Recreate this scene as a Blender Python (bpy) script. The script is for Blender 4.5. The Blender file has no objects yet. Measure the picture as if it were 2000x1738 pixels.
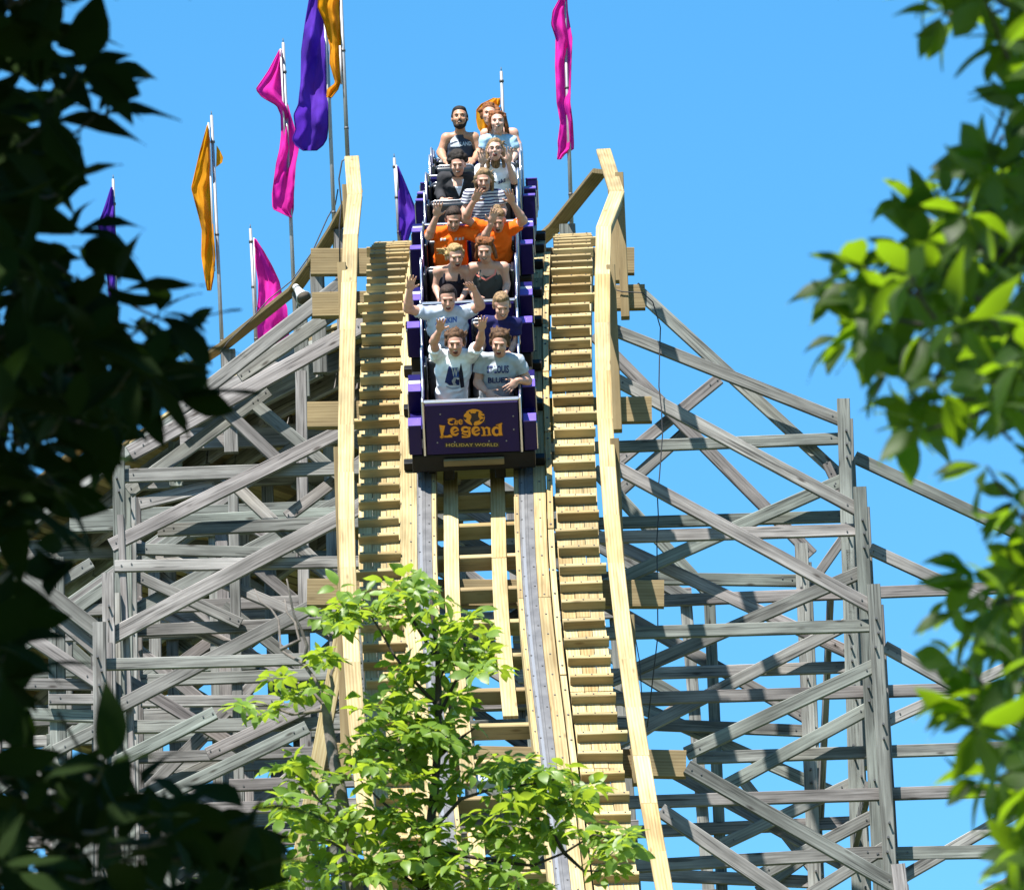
import bpy, bmesh, math, random
import numpy as np
from mathutils import Vector, Matrix, noise as mnoise
from mathutils.bvhtree import BVHTree

random.seed(7)
scene = bpy.context.scene
col = scene.collection

# ------------------------------------------------------------------ camera
FPX = 17400.0                 # focal length in pixels of the 2000 px wide photograph
ELEV = math.radians(16.0)     # the photographer looks up
ROLL = math.radians(2.3)      # and holds the camera a little tilted
CAMZ = 1.7
cr, sr, ce, se = math.cos(ROLL), math.sin(ROLL), math.cos(ELEV), math.sin(ELEV)
RT = Vector((1, 0, 0)); UP = Vector((0, -se, ce)); FW = Vector((0, ce, se))
CR = RT * cr - UP * sr; CU = RT * sr + UP * cr
CAM = Vector((0, 0, CAMZ))
cam_data = bpy.data.cameras.new('camera')
cam = bpy.data.objects.new('camera', cam_data); col.objects.link(cam)
cam.matrix_world = Matrix((( CR.x, CU.x, -FW.x, CAM.x), (CR.y, CU.y, -FW.y, CAM.y), (CR.z, CU.z, -FW.z, CAM.z), (0, 0, 0, 1)))
cam_data.sensor_width = 36.0; cam_data.sensor_fit = 'HORIZONTAL'
cam_data.lens = FPX * 36.0 / 2000.0
cam_data.clip_start = 0.5; cam_data.clip_end = 6000
cam_data.dof.use_dof = True
cam_data.dof.focus_distance = 84.0
cam_data.dof.aperture_fstop = 27.0
scene.camera = cam

# ------------------------------------------------------------------ sky and sun
SUN_TRAVEL = Vector((0.27, 0.44, -0.86)).normalized()      # high sun, from the left and behind the camera
sun_to = -SUN_TRAVEL
world = bpy.data.worlds.new('World'); scene.world = world; world.use_nodes = True
wn = world.node_tree.nodes; wl = world.node_tree.links
bg = wn['Background']
sky = wn.new('ShaderNodeTexSky'); sky.sky_type = 'NISHITA'; sky.sun_disc = False
sky.sun_elevation = math.asin(sun_to.z)
sky.sun_rotation = math.atan2(sun_to.x, sun_to.y)
sky.air_density = 1.0; sky.dust_density = 0.1; sky.ozone_density = 4.0; sky.altitude = 300
hs = wn.new('ShaderNodeHueSaturation'); hs.inputs['Saturation'].default_value = 1.29; hs.inputs['Hue'].default_value = 0.489
wl.new(sky.outputs[0], hs.inputs['Color']); wl.new(hs.outputs[0], bg.inputs['Color'])
bg.inputs['Strength'].default_value = 0.080
sun_data = bpy.data.lights.new('sun', 'SUN'); sun_data.energy = 5.0; sun_data.angle = math.radians(0.53)
sun_data.color = (1.0, 0.96, 0.88)
sun = bpy.data.objects.new('sun', sun_data); col.objects.link(sun)
sun.rotation_euler = SUN_TRAVEL.to_track_quat('-Z', 'Y').to_euler(); sun.location = (-20, -30, 80)
vs = scene.view_settings
vs.view_transform = 'Standard'; vs.look = 'None'; vs.exposure = 1.54; vs.gamma = 1.0; vs.use_curve_mapping = False

# ------------------------------------------------------------------ helpers
def ray(px, py): return FW + CR * ((px - 1000) / FPX) + CU * ((869 - py) / FPX)
def unp(px, py, Y):
    """the point of the place at distance Y down the site that the photograph shows at (px, py)"""
    d = ray(px, py); return CAM + d * (Y / d.y)
def proj(p):
    v = Vector(p) - CAM; w = v.dot(FW)
    return 1000 + FPX * v.dot(CR) / w, 869 - FPX * v.dot(CU) / w
WM = {}
def place(o, parent, M):
    col.objects.link(o)
    if parent is not None:
        o.parent = parent; o.matrix_basis = WM[parent.name].inverted() @ M
    else:
        o.matrix_basis = M
    WM[o.name] = M
    return o
def tag(o, label, cat, group=None, kind=None):
    if label: o['label'] = label
    if cat: o['category'] = cat
    if group: o['group'] = group
    if kind: o['kind'] = kind
    return o
def thing(name, label, cat, M=None, group=None):
    o = bpy.data.objects.new(name, None); o.empty_display_size = 0.1
    if M is None: M = Matrix.Identity(4)
    elif isinstance(M, Vector): M = Matrix.Translation(M)
    place(o, None, M)
    return tag(o, label, cat, group)
def mesh_from(verts, faces, name='mesh', mats=None, smooth=False):
    me = bpy.data.meshes.new(name); me.from_pydata([tuple(v) for v in verts], [], faces); me.update()
    if mats:
        for m in (mats if isinstance(mats, (list, tuple)) else [mats]): me.materials.append(m)
    if smooth: me.polygons.foreach_set('use_smooth', [True] * len(me.polygons))
    return me
def from_bm(bm, name, mat=None, smooth=False):
    me = bpy.data.meshes.new(name); bm.to_mesh(me); bm.free()
    if mat: me.materials.append(mat)
    if smooth: me.polygons.foreach_set('use_smooth', [True] * len(me.polygons))
    return me
def obj(name, me, parent=None, M=None):
    return place(bpy.data.objects.new(name, me), parent, M if M is not None else Matrix.Identity(4))
def basis(o, x, y, z):
    return Matrix(((x.x, y.x, z.x, o.x), (x.y, y.y, z.y, o.y), (x.z, y.z, z.z, o.z), (0, 0, 0, 1)))

_bm_cache = {}
def board_mesh(L, w, t, mat):
    key = (round(L, 2), round(w, 3), round(t, 3), mat.name)
    if key in _bm_cache: return _bm_cache[key]
    a, b, c = L / 2, w / 2, t / 2
    k = min(0.007, t * 0.16)
    sec = [(-b, -c + k), (-b + k, -c), (b - k, -c), (b, -c + k), (b, c - k), (b - k, c), (-b + k, c), (-b, c - k)]
    V = [(-a, y, z) for y, z in sec] + [(a, y, z) for y, z in sec]
    Fc = [(i, (i + 1) % 8, 8 + (i + 1) % 8, 8 + i) for i in range(8)]
    Fc = [tuple(reversed(f)) for f in Fc] + [tuple(range(8)), tuple(range(15, 7, -1))]
    me = mesh_from(V, Fc, 'board', mat)
    bm = bmesh.new(); bm.from_mesh(me); bmesh.ops.recalc_face_normals(bm, faces=bm.faces); bm.to_mesh(me); bm.free()
    _bm_cache[key] = me
    return me
def board(name, p0, p1, w, t, n, mat, parent):
    p0, p1 = Vector(p0), Vector(p1)
    x = (p1 - p0); L = x.length; x = x / L
    z = Vector(n) - x * Vector(n).dot(x); z.normalize()
    y = z.cross(x)
    return obj(name, board_mesh(L, w, t, mat), parent, basis((p0 + p1) / 2, x, y, z))

def bm_box(bm, lo, hi, bev=0.0, seg=2):
    r = bmesh.ops.create_cube(bm, size=1.0)
    vs_ = r['verts']
    for v in vs_:
        v.co = Vector([(lo[i] + hi[i]) / 2 + v.co[i] * (hi[i] - lo[i]) for i in range(3)])
    if bev > 0:
        es = list({e for v in vs_ for e in v.link_edges})
        bmesh.ops.bevel(bm, geom=es, offset=bev, segments=seg, profile=0.6, affect='EDGES')
def bm_tube(bm, pts, radii, seg=8, cap=True):
    pts = [Vector(p) for p in pts]
    if not isinstance(radii, (list, tuple)): radii = [radii] * len(pts)
    rings = []; prev = None
    for i, p in enumerate(pts):
        d = (pts[min(i + 1, len(pts) - 1)] - pts[max(i - 1, 0)]).normalized()
        if prev is None:
            u = d.orthogonal().normalized()
        else:
            u = prev - d * prev.dot(d); u.normalize()
        prev = u; v = d.cross(u)
        rings.append([bm.verts.new(p + (u * math.cos(2 * math.pi * k / seg) + v * math.sin(2 * math.pi * k / seg)) * radii[i]) for k in range(seg)])
    for a, b in zip(rings, rings[1:]):
        for k in range(seg):
            bm.faces.new((a[k], a[(k + 1) % seg], b[(k + 1) % seg], b[k]))
    if cap:
        bm.faces.new(list(reversed(rings[0]))); bm.faces.new(rings[-1])
def bm_ell(bm, c, r, rot=None, u=16, v=10):
    M = Matrix.Translation(Vector(c)) @ (rot.to_4x4() if rot is not None else Matrix.Identity(4)) @ Matrix.Diagonal((r[0], r[1], r[2], 1))
    bmesh.ops.create_uvsphere(bm, u_segments=u, v_segments=v, radius=1.0, matrix=M)
def bm_cap(bm, p0, p1, r0, r1, flat_end=False, seg=14):
    p0, p1 = Vector(p0), Vector(p1)
    bm_tube(bm, [p0, p1], [r0, r1], seg)
    bm_ell(bm, p0, (r0, r0, r0), None, seg, 8)
    if not flat_end: bm_ell(bm, p1, (r1, r1, r1), None, seg, 8)
def bm_poly(bm, pts):
    return bm.faces.new([bm.verts.new(p) for p in pts])
def tube_obj(name, pts, radii, mat, parent=None, seg=8, smooth=True):
    bm = bmesh.new(); bm_tube(bm, pts, radii, seg)
    bmesh.ops.recalc_face_normals(bm, faces=bm.faces)
    M = WM[parent.name] if parent is not None else Matrix.Identity(4)
    me = from_bm(bm, name, mat, smooth); me.transform(M.inverted())
    return obj(name, me, parent, M)
def world_mesh_obj(name, me, parent):
    M = WM[parent.name]; me.transform(M.inverted()); return obj(name, me, parent, M)

# ------------------------------------------------------------------ materials
def nmat(name):
    m = bpy.data.materials.new(name); m.use_nodes = True
    return m, m.node_tree.nodes, m.node_tree.links, m.node_tree.nodes['Principled BSDF']
def ramp(nodes, stops):
    r = nodes.new('ShaderNodeValToRGB')
    while len(r.color_ramp.elements) > len(stops): r.color_ramp.elements.remove(r.color_ramp.elements[-1])
    for i, (p, c) in enumerate(stops):
        e = r.color_ramp.elements[i] if i < len(r.color_ramp.elements) else r.color_ramp.elements.new(p)
        e.position = p; e.color = (c[0], c[1], c[2], 1)
    return r
def wood(name, dark, mid, light, knots=0.5, vary=0.16, rough=0.8, tint=None, stain=0.0, wave=0.22, check=0.0):
    dark, mid, light = [[v * .74 for v in c] for c in (dark, mid, light)]
    m, N, Lk, P = nmat(name)
    tc = N.new('ShaderNodeTexCoord'); oi = N.new('ShaderNodeObjectInfo')
    sc_ = N.new('ShaderNodeVectorMath'); sc_.operation = 'MULTIPLY_ADD'
    cx = N.new('ShaderNodeCombineXYZ')
    for i, f in enumerate((37.0, 11.0, 17.0)):
        mu = N.new('ShaderNodeMath'); mu.operation = 'MULTIPLY'; mu.inputs[1].default_value = f
        Lk.new(oi.outputs['Random'], mu.inputs[0]); Lk.new(mu.outputs[0], cx.inputs[i])
    sc_.inputs[1].default_value = (1, 1, 1)
    Lk.new(tc.outputs['Object'], sc_.inputs[0]); Lk.new(cx.outputs[0], sc_.inputs[2])
    def scaled(v):
        q = N.new('ShaderNodeVectorMath'); q.operation = 'MULTIPLY'; q.inputs[1].default_value = v
        Lk.new(sc_.outputs[0], q.inputs[0]); return q.outputs[0]
    n1 = N.new('ShaderNodeTexNoise'); n1.inputs['Scale'].default_value = 1.0; n1.inputs['Detail'].default_value = 6; n1.inputs['Roughness'].default_value = 0.62; n1.inputs['Distortion'].default_value = 0.5
    Lk.new(scaled((1.1, 22, 22)), n1.inputs['Vector'])
    wv = N.new('ShaderNodeTexWave'); wv.wave_type = 'BANDS'; wv.bands_direction = 'Y'; wv.inputs['Scale'].default_value = 1.0; wv.inputs['Distortion'].default_value = 5.0; wv.inputs['Detail'].default_value = 2; wv.inputs['Detail Scale'].default_value = 0.6
    Lk.new(scaled((0.9, 11, 11)), wv.inputs['Vector'])
    mx = N.new('ShaderNodeMath'); mx.operation = 'MULTIPLY_ADD'; mx.inputs[1].default_value = wave
    Lk.new(wv.outputs['Fac'], mx.inputs[0])
    m7 = N.new('ShaderNodeMath'); m7.operation = 'MULTIPLY'; m7.inputs[1].default_value = 1.06 - wave; Lk.new(n1.outputs['Fac'], m7.inputs[0]); Lk.new(m7.outputs[0], mx.inputs[2])
    rp = ramp(N, [(0.28, dark), (0.5, mid), (0.75, light)])
    Lk.new(mx.outputs[0], rp.inputs[0])
    # knots
    vo = N.new('ShaderNodeTexVoronoi'); vo.inputs['Scale'].default_value = 1.0; Lk.new(scaled((2.0, 7, 7)), vo.inputs['Vector'])
    kr = ramp(N, [(0.05, (1, 1, 1)), (0.13, (0, 0, 0))]); Lk.new(vo.outputs['Distance'], kr.inputs[0])
    km = N.new('ShaderNodeMath'); km.operation = 'MULTIPLY'; km.inputs[1].default_value = knots; Lk.new(kr.outputs[0], km.inputs[0])
    mk = N.new('ShaderNodeMix'); mk.data_type = 'RGBA'
    Lk.new(km.outputs[0], mk.inputs['Factor']); Lk.new(rp.outputs[0], mk.inputs['A']); mk.inputs['B'].default_value = (dark[0] * .45, dark[1] * .38, dark[2] * .33, 1)
    out = mk.outputs['Result']
    # broad stains along the board
    n2 = N.new('ShaderNodeTexNoise'); n2.inputs['Scale'].default_value = 1.0; n2.inputs['Detail'].default_value = 3
    Lk.new(scaled((1.7, 5, 5)), n2.inputs['Vector'])
    sr_ = ramp(N, [(0.35, (1 - 0.30 - stain,) * 3), (0.62, (1.06,) * 3)]); Lk.new(n2.outputs['Fac'], sr_.inputs[0])
    ms = N.new('ShaderNodeMix'); ms.data_type = 'RGBA'; ms.blend_type = 'MULTIPLY'; ms.inputs['Factor'].default_value = 0.7
    Lk.new(out, ms.inputs['A']); Lk.new(sr_.outputs[0], ms.inputs['B']); out = ms.outputs['Result']
    if tint:
        tr = ramp(N, [(0.0, tint[0]), (0.5, (1, 1, 1)), (1.0, tint[1])]); Lk.new(oi.outputs['Random'], tr.inputs[0])
        mt = N.new('ShaderNodeMix'); mt.data_type = 'RGBA'; mt.blend_type = 'MULTIPLY'; mt.inputs['Factor'].default_value = 1.0
        Lk.new(out, mt.inputs['A']); Lk.new(tr.outputs[0], mt.inputs['B']); out = mt.outputs['Result']
    if check > 0:
        n5 = N.new('ShaderNodeTexNoise'); n5.inputs['Scale'].default_value = 1.0; n5.inputs['Detail'].default_value = 2; n5.inputs['Distortion'].default_value = .3
        Lk.new(scaled((1.5, 46, 46)), n5.inputs['Vector'])
        c5 = ramp(N, [(0.33, (1 - check,) * 3), (0.40, (1, 1, 1))]); Lk.new(n5.outputs['Fac'], c5.inputs[0])
        m5 = N.new('ShaderNodeMix'); m5.data_type = 'RGBA'; m5.blend_type = 'MULTIPLY'; m5.inputs['Factor'].default_value = 1.0
        Lk.new(out, m5.inputs['A']); Lk.new(c5.outputs[0], m5.inputs['B']); out = m5.outputs['Result']
    hv = N.new('ShaderNodeHueSaturation')
    vv = N.new('ShaderNodeMapRange'); vv.inputs[1].default_value = 0; vv.inputs[2].default_value = 1; vv.inputs[3].default_value = 1 - vary; vv.inputs[4].default_value = 1 + vary * 0.6
    fr = N.new('ShaderNodeMath'); fr.operation = 'FRACT'; m9 = N.new('ShaderNodeMath'); m9.operation = 'MULTIPLY'; m9.inputs[1].default_value = 7.31
    Lk.new(oi.outputs['Random'], m9.inputs[0]); Lk.new(m9.outputs[0], fr.inputs[0]); Lk.new(fr.outputs[0], vv.inputs[0]); Lk.new(vv.outputs[0], hv.inputs['Value'])
    Lk.new(out, hv.inputs['Color']); Lk.new(hv.outputs[0], P.inputs['Base Color'])
    P.inputs['Roughness'].default_value = rough; P.inputs['Specular IOR Level'].default_value = 0.25
    bp = N.new('ShaderNodeBump'); bp.inputs['Strength'].default_value = 0.35; bp.inputs['Distance'].default_value = 0.006
    Lk.new(n1.outputs['Fac'], bp.inputs['Height']); Lk.new(bp.outputs[0], P.inputs['Normal'])
    return m
def plain(name, c, rough=0.5, metal=0.0, spec=0.5, noise_amt=0.0, nscale=20.0, bump=0.0, coat=0.0):
    if metal < .5: c = [v * .74 for v in c]
    m, N, Lk, P = nmat(name)
    P.inputs['Base Color'].default_value = (*c, 1); P.inputs['Roughness'].default_value = rough; P.inputs['Metallic'].default_value = metal
    P.inputs['Specular IOR Level'].default_value = spec; P.inputs['Coat Weight'].default_value = coat
    if noise_amt > 0 or bump > 0:
        tc = N.new('ShaderNodeTexCoord'); n = N.new('ShaderNodeTexNoise'); n.inputs['Scale'].default_value = nscale; n.inputs['Detail'].default_value = 5
        Lk.new(tc.outputs['Object'], n.inputs['Vector'])
        r = ramp(N, [(0.3, [v * (1 - noise_amt) for v in c]), (0.7, [min(1, v * (1 + noise_amt)) for v in c])])
        Lk.new(n.outputs['Fac'], r.inputs[0]); Lk.new(r.outputs[0], P.inputs['Base Color'])
        rr = N.new('ShaderNodeMapRange'); rr.inputs[3].default_value = rough * 0.8; rr.inputs[4].default_value = min(1, rough * 1.25)
        Lk.new(n.outputs['Fac'], rr.inputs[0]); Lk.new(rr.outputs[0], P.inputs['Roughness'])
        if bump > 0:
            b = N.new('ShaderNodeBump'); b.inputs['Strength'].default_value = bump; b.inputs['Distance'].default_value = 0.01
            Lk.new(n.outputs['Fac'], b.inputs['Height']); Lk.new(b.outputs[0], P.inputs['Normal'])
    return m
def cloth(name, c, trans=0.0, nscale=14.0, amt=0.10):
    c = [v * .54 for v in c]
    m, N, Lk, P = nmat(name)
    tc = N.new('ShaderNodeTexCoord'); n = N.new('ShaderNodeTexNoise'); n.inputs['Scale'].default_value = nscale; n.inputs['Detail'].default_value = 4
    Lk.new(tc.outputs['Object'], n.inputs['Vector'])
    r = ramp(N, [(0.3, [v * (1 - amt) for v in c]), (0.7, [min(1, v * (1 + amt)) for v in c])]); Lk.new(n.outputs['Fac'], r.inputs[0])
    Lk.new(r.outputs[0], P.inputs['Base Color']); P.inputs['Roughness'].default_value = 0.85; P.inputs['Specular IOR Level'].default_value = 0.2
    b = N.new('ShaderNodeBump'); b.inputs['Strength'].default_value = 0.25; b.inputs['Distance'].default_value = 0.012
    Lk.new(n.outputs['Fac'], b.inputs['Height']); Lk.new(b.outputs[0], P.inputs['Normal'])
    if trans > 0:
        t = N.new('ShaderNodeBsdfTranslucent'); Lk.new(r.outputs[0], t.inputs['Color'])
        mx = N.new('ShaderNodeMixShader'); mx.inputs[0].default_value = trans
        Lk.new(P.outputs[0], mx.inputs[1]); Lk.new(t.outputs[0], mx.inputs[2]); Lk.new(mx.outputs[0], N['Material Output'].inputs['Surface'])
    return m
def leafmat(name, c1, c2, trans_c, trans=0.4, rough=0.38, spec=.45):
    m, N, Lk, P = nmat(name)
    oi = N.new('ShaderNodeObjectInfo'); tc = N.new('ShaderNodeTexCoord')
    gm = N.new('ShaderNodeNewGeometry')
    n = N.new('ShaderNodeTexNoise'); n.inputs['Scale'].default_value = 9.0; n.inputs['Detail'].default_value = 3; Lk.new(gm.outputs['Position'], n.inputs['Vector'])
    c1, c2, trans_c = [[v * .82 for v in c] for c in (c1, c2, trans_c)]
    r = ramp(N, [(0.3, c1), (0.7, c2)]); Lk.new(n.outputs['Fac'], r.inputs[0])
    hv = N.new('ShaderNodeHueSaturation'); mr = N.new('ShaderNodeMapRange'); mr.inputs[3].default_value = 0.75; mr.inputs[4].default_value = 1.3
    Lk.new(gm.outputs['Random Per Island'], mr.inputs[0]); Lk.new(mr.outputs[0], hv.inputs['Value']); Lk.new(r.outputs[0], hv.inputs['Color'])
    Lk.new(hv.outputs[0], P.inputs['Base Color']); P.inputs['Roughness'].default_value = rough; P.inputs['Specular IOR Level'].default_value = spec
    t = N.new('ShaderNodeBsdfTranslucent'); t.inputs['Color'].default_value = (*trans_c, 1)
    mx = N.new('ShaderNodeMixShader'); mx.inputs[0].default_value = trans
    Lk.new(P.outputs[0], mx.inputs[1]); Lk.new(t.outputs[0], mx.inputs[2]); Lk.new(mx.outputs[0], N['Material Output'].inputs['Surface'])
    return m

PINE = wood('new_pine', (0.345, 0.235, 0.100), (0.475, 0.362, 0.180), (0.56, 0.455, 0.255), knots=0.6, vary=0.28, tint=((1.0, .92, .80), (0.97, 1.0, 1.0)), stain=.08, check=.22)
TREATED_SHADE = wood('treated_shade_timber', (0.18, 0.125, 0.058), (0.26, 0.19, 0.095), (0.32, 0.245, 0.13), knots=0.5, vary=0.15)  # treated brown, made darker than pine: the beams' shade is in the colour
GREY = wood('weathered_timber', (0.09, 0.085, 0.079), (0.228, 0.222, 0.211), (0.385, 0.38, 0.362), knots=0.85, vary=0.34, stain=0.20, wave=0.06, check=.62, tint=((0.88, 1.0, 0.95), (1.04, 0.96, 1.0)))
STEEL = plain('running_steel', (0.165, 0.163, 0.168), 0.4, 0.2, 0.5, 0.18, 9.0)
GALV = plain('galvanised_pole', (0.27, 0.28, 0.30), 0.5, 0.5, 0.5, 0.1, 12.0)
BOLT = plain('bolt_steel', (0.10, 0.10, 0.105), 0.55, 0.4)
BLACKM = plain('black_metal', (0.009, 0.009, 0.010), 0.5, 0.0, 0.2, 0.3, 15.0)
VINYL = plain('black_vinyl', (0.012, 0.014, 0.02), 0.28, 0.0, 0.55, 0.2, 8.0, 0.1)
PURPLE = plain('purple_paint', (0.0075, 0.002, 0.082), 0.4, 0.0, 0.25, 0.10, 6.0, 0.0, 0.0)
LAVEND = plain('lavender_tone', (0.13, 0.078, 0.48), 0.4, 0.0, 0.5, 0.08, 10.0)  # lavender: on the fender tops, sunlight on purple put into the colour
CHROME = plain('aluminium_trim', (0.58, 0.59, 0.61), 0.28, 0.85, 0.5)
WHITEP = plain('white_plastic', (0.55, 0.55, 0.53), 0.5)
CABLE = plain('black_cable', (0.02, 0.02, 0.025), 0.6)
RUBBER = plain('wheel_rubber', (0.03, 0.03, 0.03), 0.7)

# ------------------------------------------------------------------ smooth bodies: blended round shapes turned into one continuous skin
class Field:
    def __init__(self, k=.02): self.prims = []; self.k = k
    def ell(self, c, r, rot, k=None): self.prims.append(('e', np.array(c, float), np.array(r, float), np.array(rot, float) if rot is not None else np.eye(3), k if k is not None else self.k))
    def cap(self, p0, p1, r0, r1, flat, k=None): self.prims.append(('c', np.array(p0, float), np.array(p1, float), r0, r1, flat, k if k is not None else self.k))
    def mesh(self, vox):
        lo = np.full(3, 1e9); hi = -lo
        B = []
        for p in self.prims:
            if p[0] == 'e': m = float(np.max(p[2])); a, b = p[1] - m, p[1] + m
            else: m = max(p[3], p[4]); a, b = np.minimum(p[1], p[2]) - m, np.maximum(p[1], p[2]) + m
            B.append((a, b)); lo = np.minimum(lo, a); hi = np.maximum(hi, b)
        lo -= vox * 3; hi += vox * 3
        n = np.ceil((hi - lo) / vox).astype(int) + 1
        D = np.full(n, 0.2, np.float32)
        for p, (a, b) in zip(self.prims, B):
            k = p[-1]; mg = k + vox * 2.5
            i0 = np.maximum(0, np.floor((a - mg - lo) / vox).astype(int)); i1 = np.minimum(n, np.ceil((b + mg - lo) / vox).astype(int) + 1)
            g = np.stack(np.meshgrid(*[lo[d] + vox * np.arange(i0[d], i1[d]) for d in range(3)], indexing='ij'), -1)
            if p[0] == 'e':
                q = (g - p[1]) @ p[3]
                k0 = np.linalg.norm(q / p[2], axis=-1); k1 = np.linalg.norm(q / p[2] ** 2, axis=-1) + 1e-9
                d = k0 * (k0 - 1) / k1
                d = np.where(k0 < 1e-4, -float(np.min(p[2])), d)
            else:
                ab = p[2] - p[1]; L2 = float(ab @ ab) + 1e-12
                t = ((g - p[1]) @ ab) / L2; tc = np.clip(t, 0, 1)
                d = np.linalg.norm(g - p[1] - tc[..., None] * ab, axis=-1) - (p[3] + (p[4] - p[3]) * tc)
                if p[5]: d = np.maximum(d, (t - 1) * math.sqrt(L2))
            s = tuple(slice(i0[x], i1[x]) for x in range(3))
            o = D[s]; h = np.clip(.5 + .5 * (o - d) / k, 0, 1) if k > 0 else (o > d).astype(float)
            D[s] = o + (d - o) * h - k * h * (1 - h)
        # surface nets
        ins = D < 0
        c = np.zeros(np.array(n) - 1, int)
        offs = [(i, j, l) for i in (0, 1) for j in (0, 1) for l in (0, 1)]
        sub = lambda A, o: A[o[0]:o[0] + n[0] - 1, o[1]:o[1] + n[1] - 1, o[2]:o[2] + n[2] - 1]
        for o in offs: c += sub(ins, o)
        cell = (c > 0) & (c < 8)
        idx = np.argwhere(cell); ids = np.full(cell.shape, -1, int); ids[cell] = np.arange(len(idx))
        P_ = np.zeros((len(idx), 3)); W_ = np.zeros(len(idx))
        for o in offs:
            for ax in range(3):
                if o[ax]: continue
                o2 = list(o); o2[ax] = 1
                d0 = D[idx[:, 0] + o[0], idx[:, 1] + o[1], idx[:, 2] + o[2]]; d1 = D[idx[:, 0] + o2[0], idx[:, 1] + o2[1], idx[:, 2] + o2[2]]
                m = (d0 < 0) != (d1 < 0)
                t = np.where(m, d0 / np.where(m, d0 - d1, 1), 0)
                pt = np.tile(np.array(o, float), (len(idx), 1)); pt[:, ax] += t
                P_ += pt * m[:, None]; W_ += m
        V = lo + (idx + P_ / W_[:, None]) * vox
        Fc = []
        for ax in range(3):
            u, w = (ax + 1) % 3, (ax + 2) % 3
            a = ins; sl0 = [slice(1, -1)] * 3; sl0[ax] = slice(0, n[ax] - 1); sl1 = list(sl0); sl1[ax] = slice(1, n[ax])
            A0, A1 = ins[tuple(sl0)], ins[tuple(sl1)]
            e = np.argwhere(A0 != A1); s0 = A0[tuple(e.T)]
            e = e + np.array([0 if x == ax else 1 for x in range(3)])
            du = np.zeros(3, int); du[u] = 1; dw = np.zeros(3, int); dw[w] = 1
            q = [ids[tuple((e - x).T)] for x in (du * 0, du, du + dw, dw)]
            Q = np.stack(q, 1); Q = np.where(s0[:, None], Q, Q[:, ::-1])
            Fc.append(Q)
        Fc = np.concatenate(Fc); Fc = Fc[(Fc >= 0).all(1)]
        return V, Fc
_old_ell, _old_cap, _old_tube = bm_ell, bm_cap, bm_tube
def bm_ell(bm, c, r, rot=None, u=16, v=10):
    if isinstance(bm, Field): bm.ell(c, r, rot, min(bm.k, min(r) * .7)); return
    _old_ell(bm, c, r, rot, u, v)
def bm_cap(bm, p0, p1, r0, r1, flat_end=False, seg=14):
    if isinstance(bm, Field): bm.cap(p0, p1, r0, r1, flat_end, min(bm.k, min(r0, r1) * .6)); return
    _old_cap(bm, p0, p1, r0, r1, flat_end, seg)
def bm_tube(bm, pts, radii, seg=8, cap=True):
    if isinstance(bm, Field):
        if not isinstance(radii, (list, tuple)): radii = [radii] * len(pts)
        for a, b, r, s in zip(pts, pts[1:], radii, radii[1:]): bm.cap(a, b, r, s, False, .003)
        return
    _old_tube(bm, pts, radii, seg, cap)
def bake(f, voxel, mat, smooth=1, wrinkle=0.0, seed=0, name='body', shift=None):
    V, Fc = f.mesh(voxel)
    if shift is not None: V = V - np.array(shift)
    me = bpy.data.meshes.new(name)
    me.from_pydata(V.tolist(), [], Fc.tolist()); me.update()
    me.materials.append(mat); me.polygons.foreach_set('use_smooth', [True] * len(me.polygons))
    if wrinkle:
        off = Vector((seed * 3.1, seed * 1.7, 0))
        nv = len(me.vertices); NN = np.zeros(nv * 3, np.float32); me.vertex_normals.foreach_get('vector', NN); NN = NN.reshape(-1, 3)
        dd = np.zeros(nv)
        for i, c in enumerate(V.tolist()):
            x, y, z = c
            dd[i] = .9 - 2.6 * abs(mnoise.noise(Vector((x * 6 + z * 5, y * 5, z * 9 - x * 6)) + off)) + .7 * mnoise.noise(Vector((x * 20 - z * 9, y * 15, z * 22)) + off)
        dd = np.maximum(dd, -.35)
        me.vertices.foreach_set('co', (V + NN * (dd * wrinkle)[:, None]).astype(np.float32).ravel())
        me.update()
    return me

# ------------------------------------------------------------------ ground
gm_ = bpy.data.materials.new('grass_ground'); gm_.use_nodes = True
_n = gm_.node_tree.nodes; _l = gm_.node_tree.links; _p = _n['Principled BSDF']
_t = _n.new('ShaderNodeTexNoise'); _t.inputs['Scale'].default_value = 0.6; _t.inputs['Detail'].default_value = 8
_r = ramp(_n, [(0.35, (0.05, 0.075, 0.02)), (0.65, (0.10, 0.12, 0.045))]); _l.new(_t.outputs['Fac'], _r.inputs[0]); _l.new(_r.outputs[0], _p.inputs['Base Color'])
_p.inputs['Roughness'].default_value = 0.95
S = 2500
tag(obj('ground', mesh_from([(-S, -S, 0), (S, -S, 0), (S, S, 0), (-S, S, 0)], [(0, 1, 2, 3)], 'ground', gm_)), None, None, kind='structure')

# ------------------------------------------------------------------ the line of the track
KN = np.array([(-16, 48), (-6, 47), (-2, 45.5), (1, 43.5), (3, 38.6), (5, 30.8), (7, 22.6), (9, 14), (11, 5), (13, -4), (16, -14), (24, -20)], float)
def theta(s): return math.radians(float(np.interp(s, KN[:, 0], KN[:, 1])))
P0 = unp(928, 945, 80.0)
DS = 0.02
def march(sg, n):
    y, z, s, out = P0.y, P0.z, 0.0, []
    for i in range(n):
        t = theta(s + sg * DS / 2); y += sg * DS * math.cos(t); z += sg * DS * math.sin(t); s += sg * DS; out.append((s, y, z))
    return out
TAB = np.array(march(-1, 800)[::-1] + [(0, P0.y, P0.z)] + march(1, 900))
CX = [(-10, 1030), (-9, 1019), (-8, 1006), (-7, 993), (-6, 980), (-5, 967), (-4, 954), (-3, 942), (-2, 933), (-1, 929), (0, 928), (1, 926), (2, 924), (3, 925), (5, 930), (7, 938), (8, 940), (10, 942), (13, 946)]
_cs = []
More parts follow.
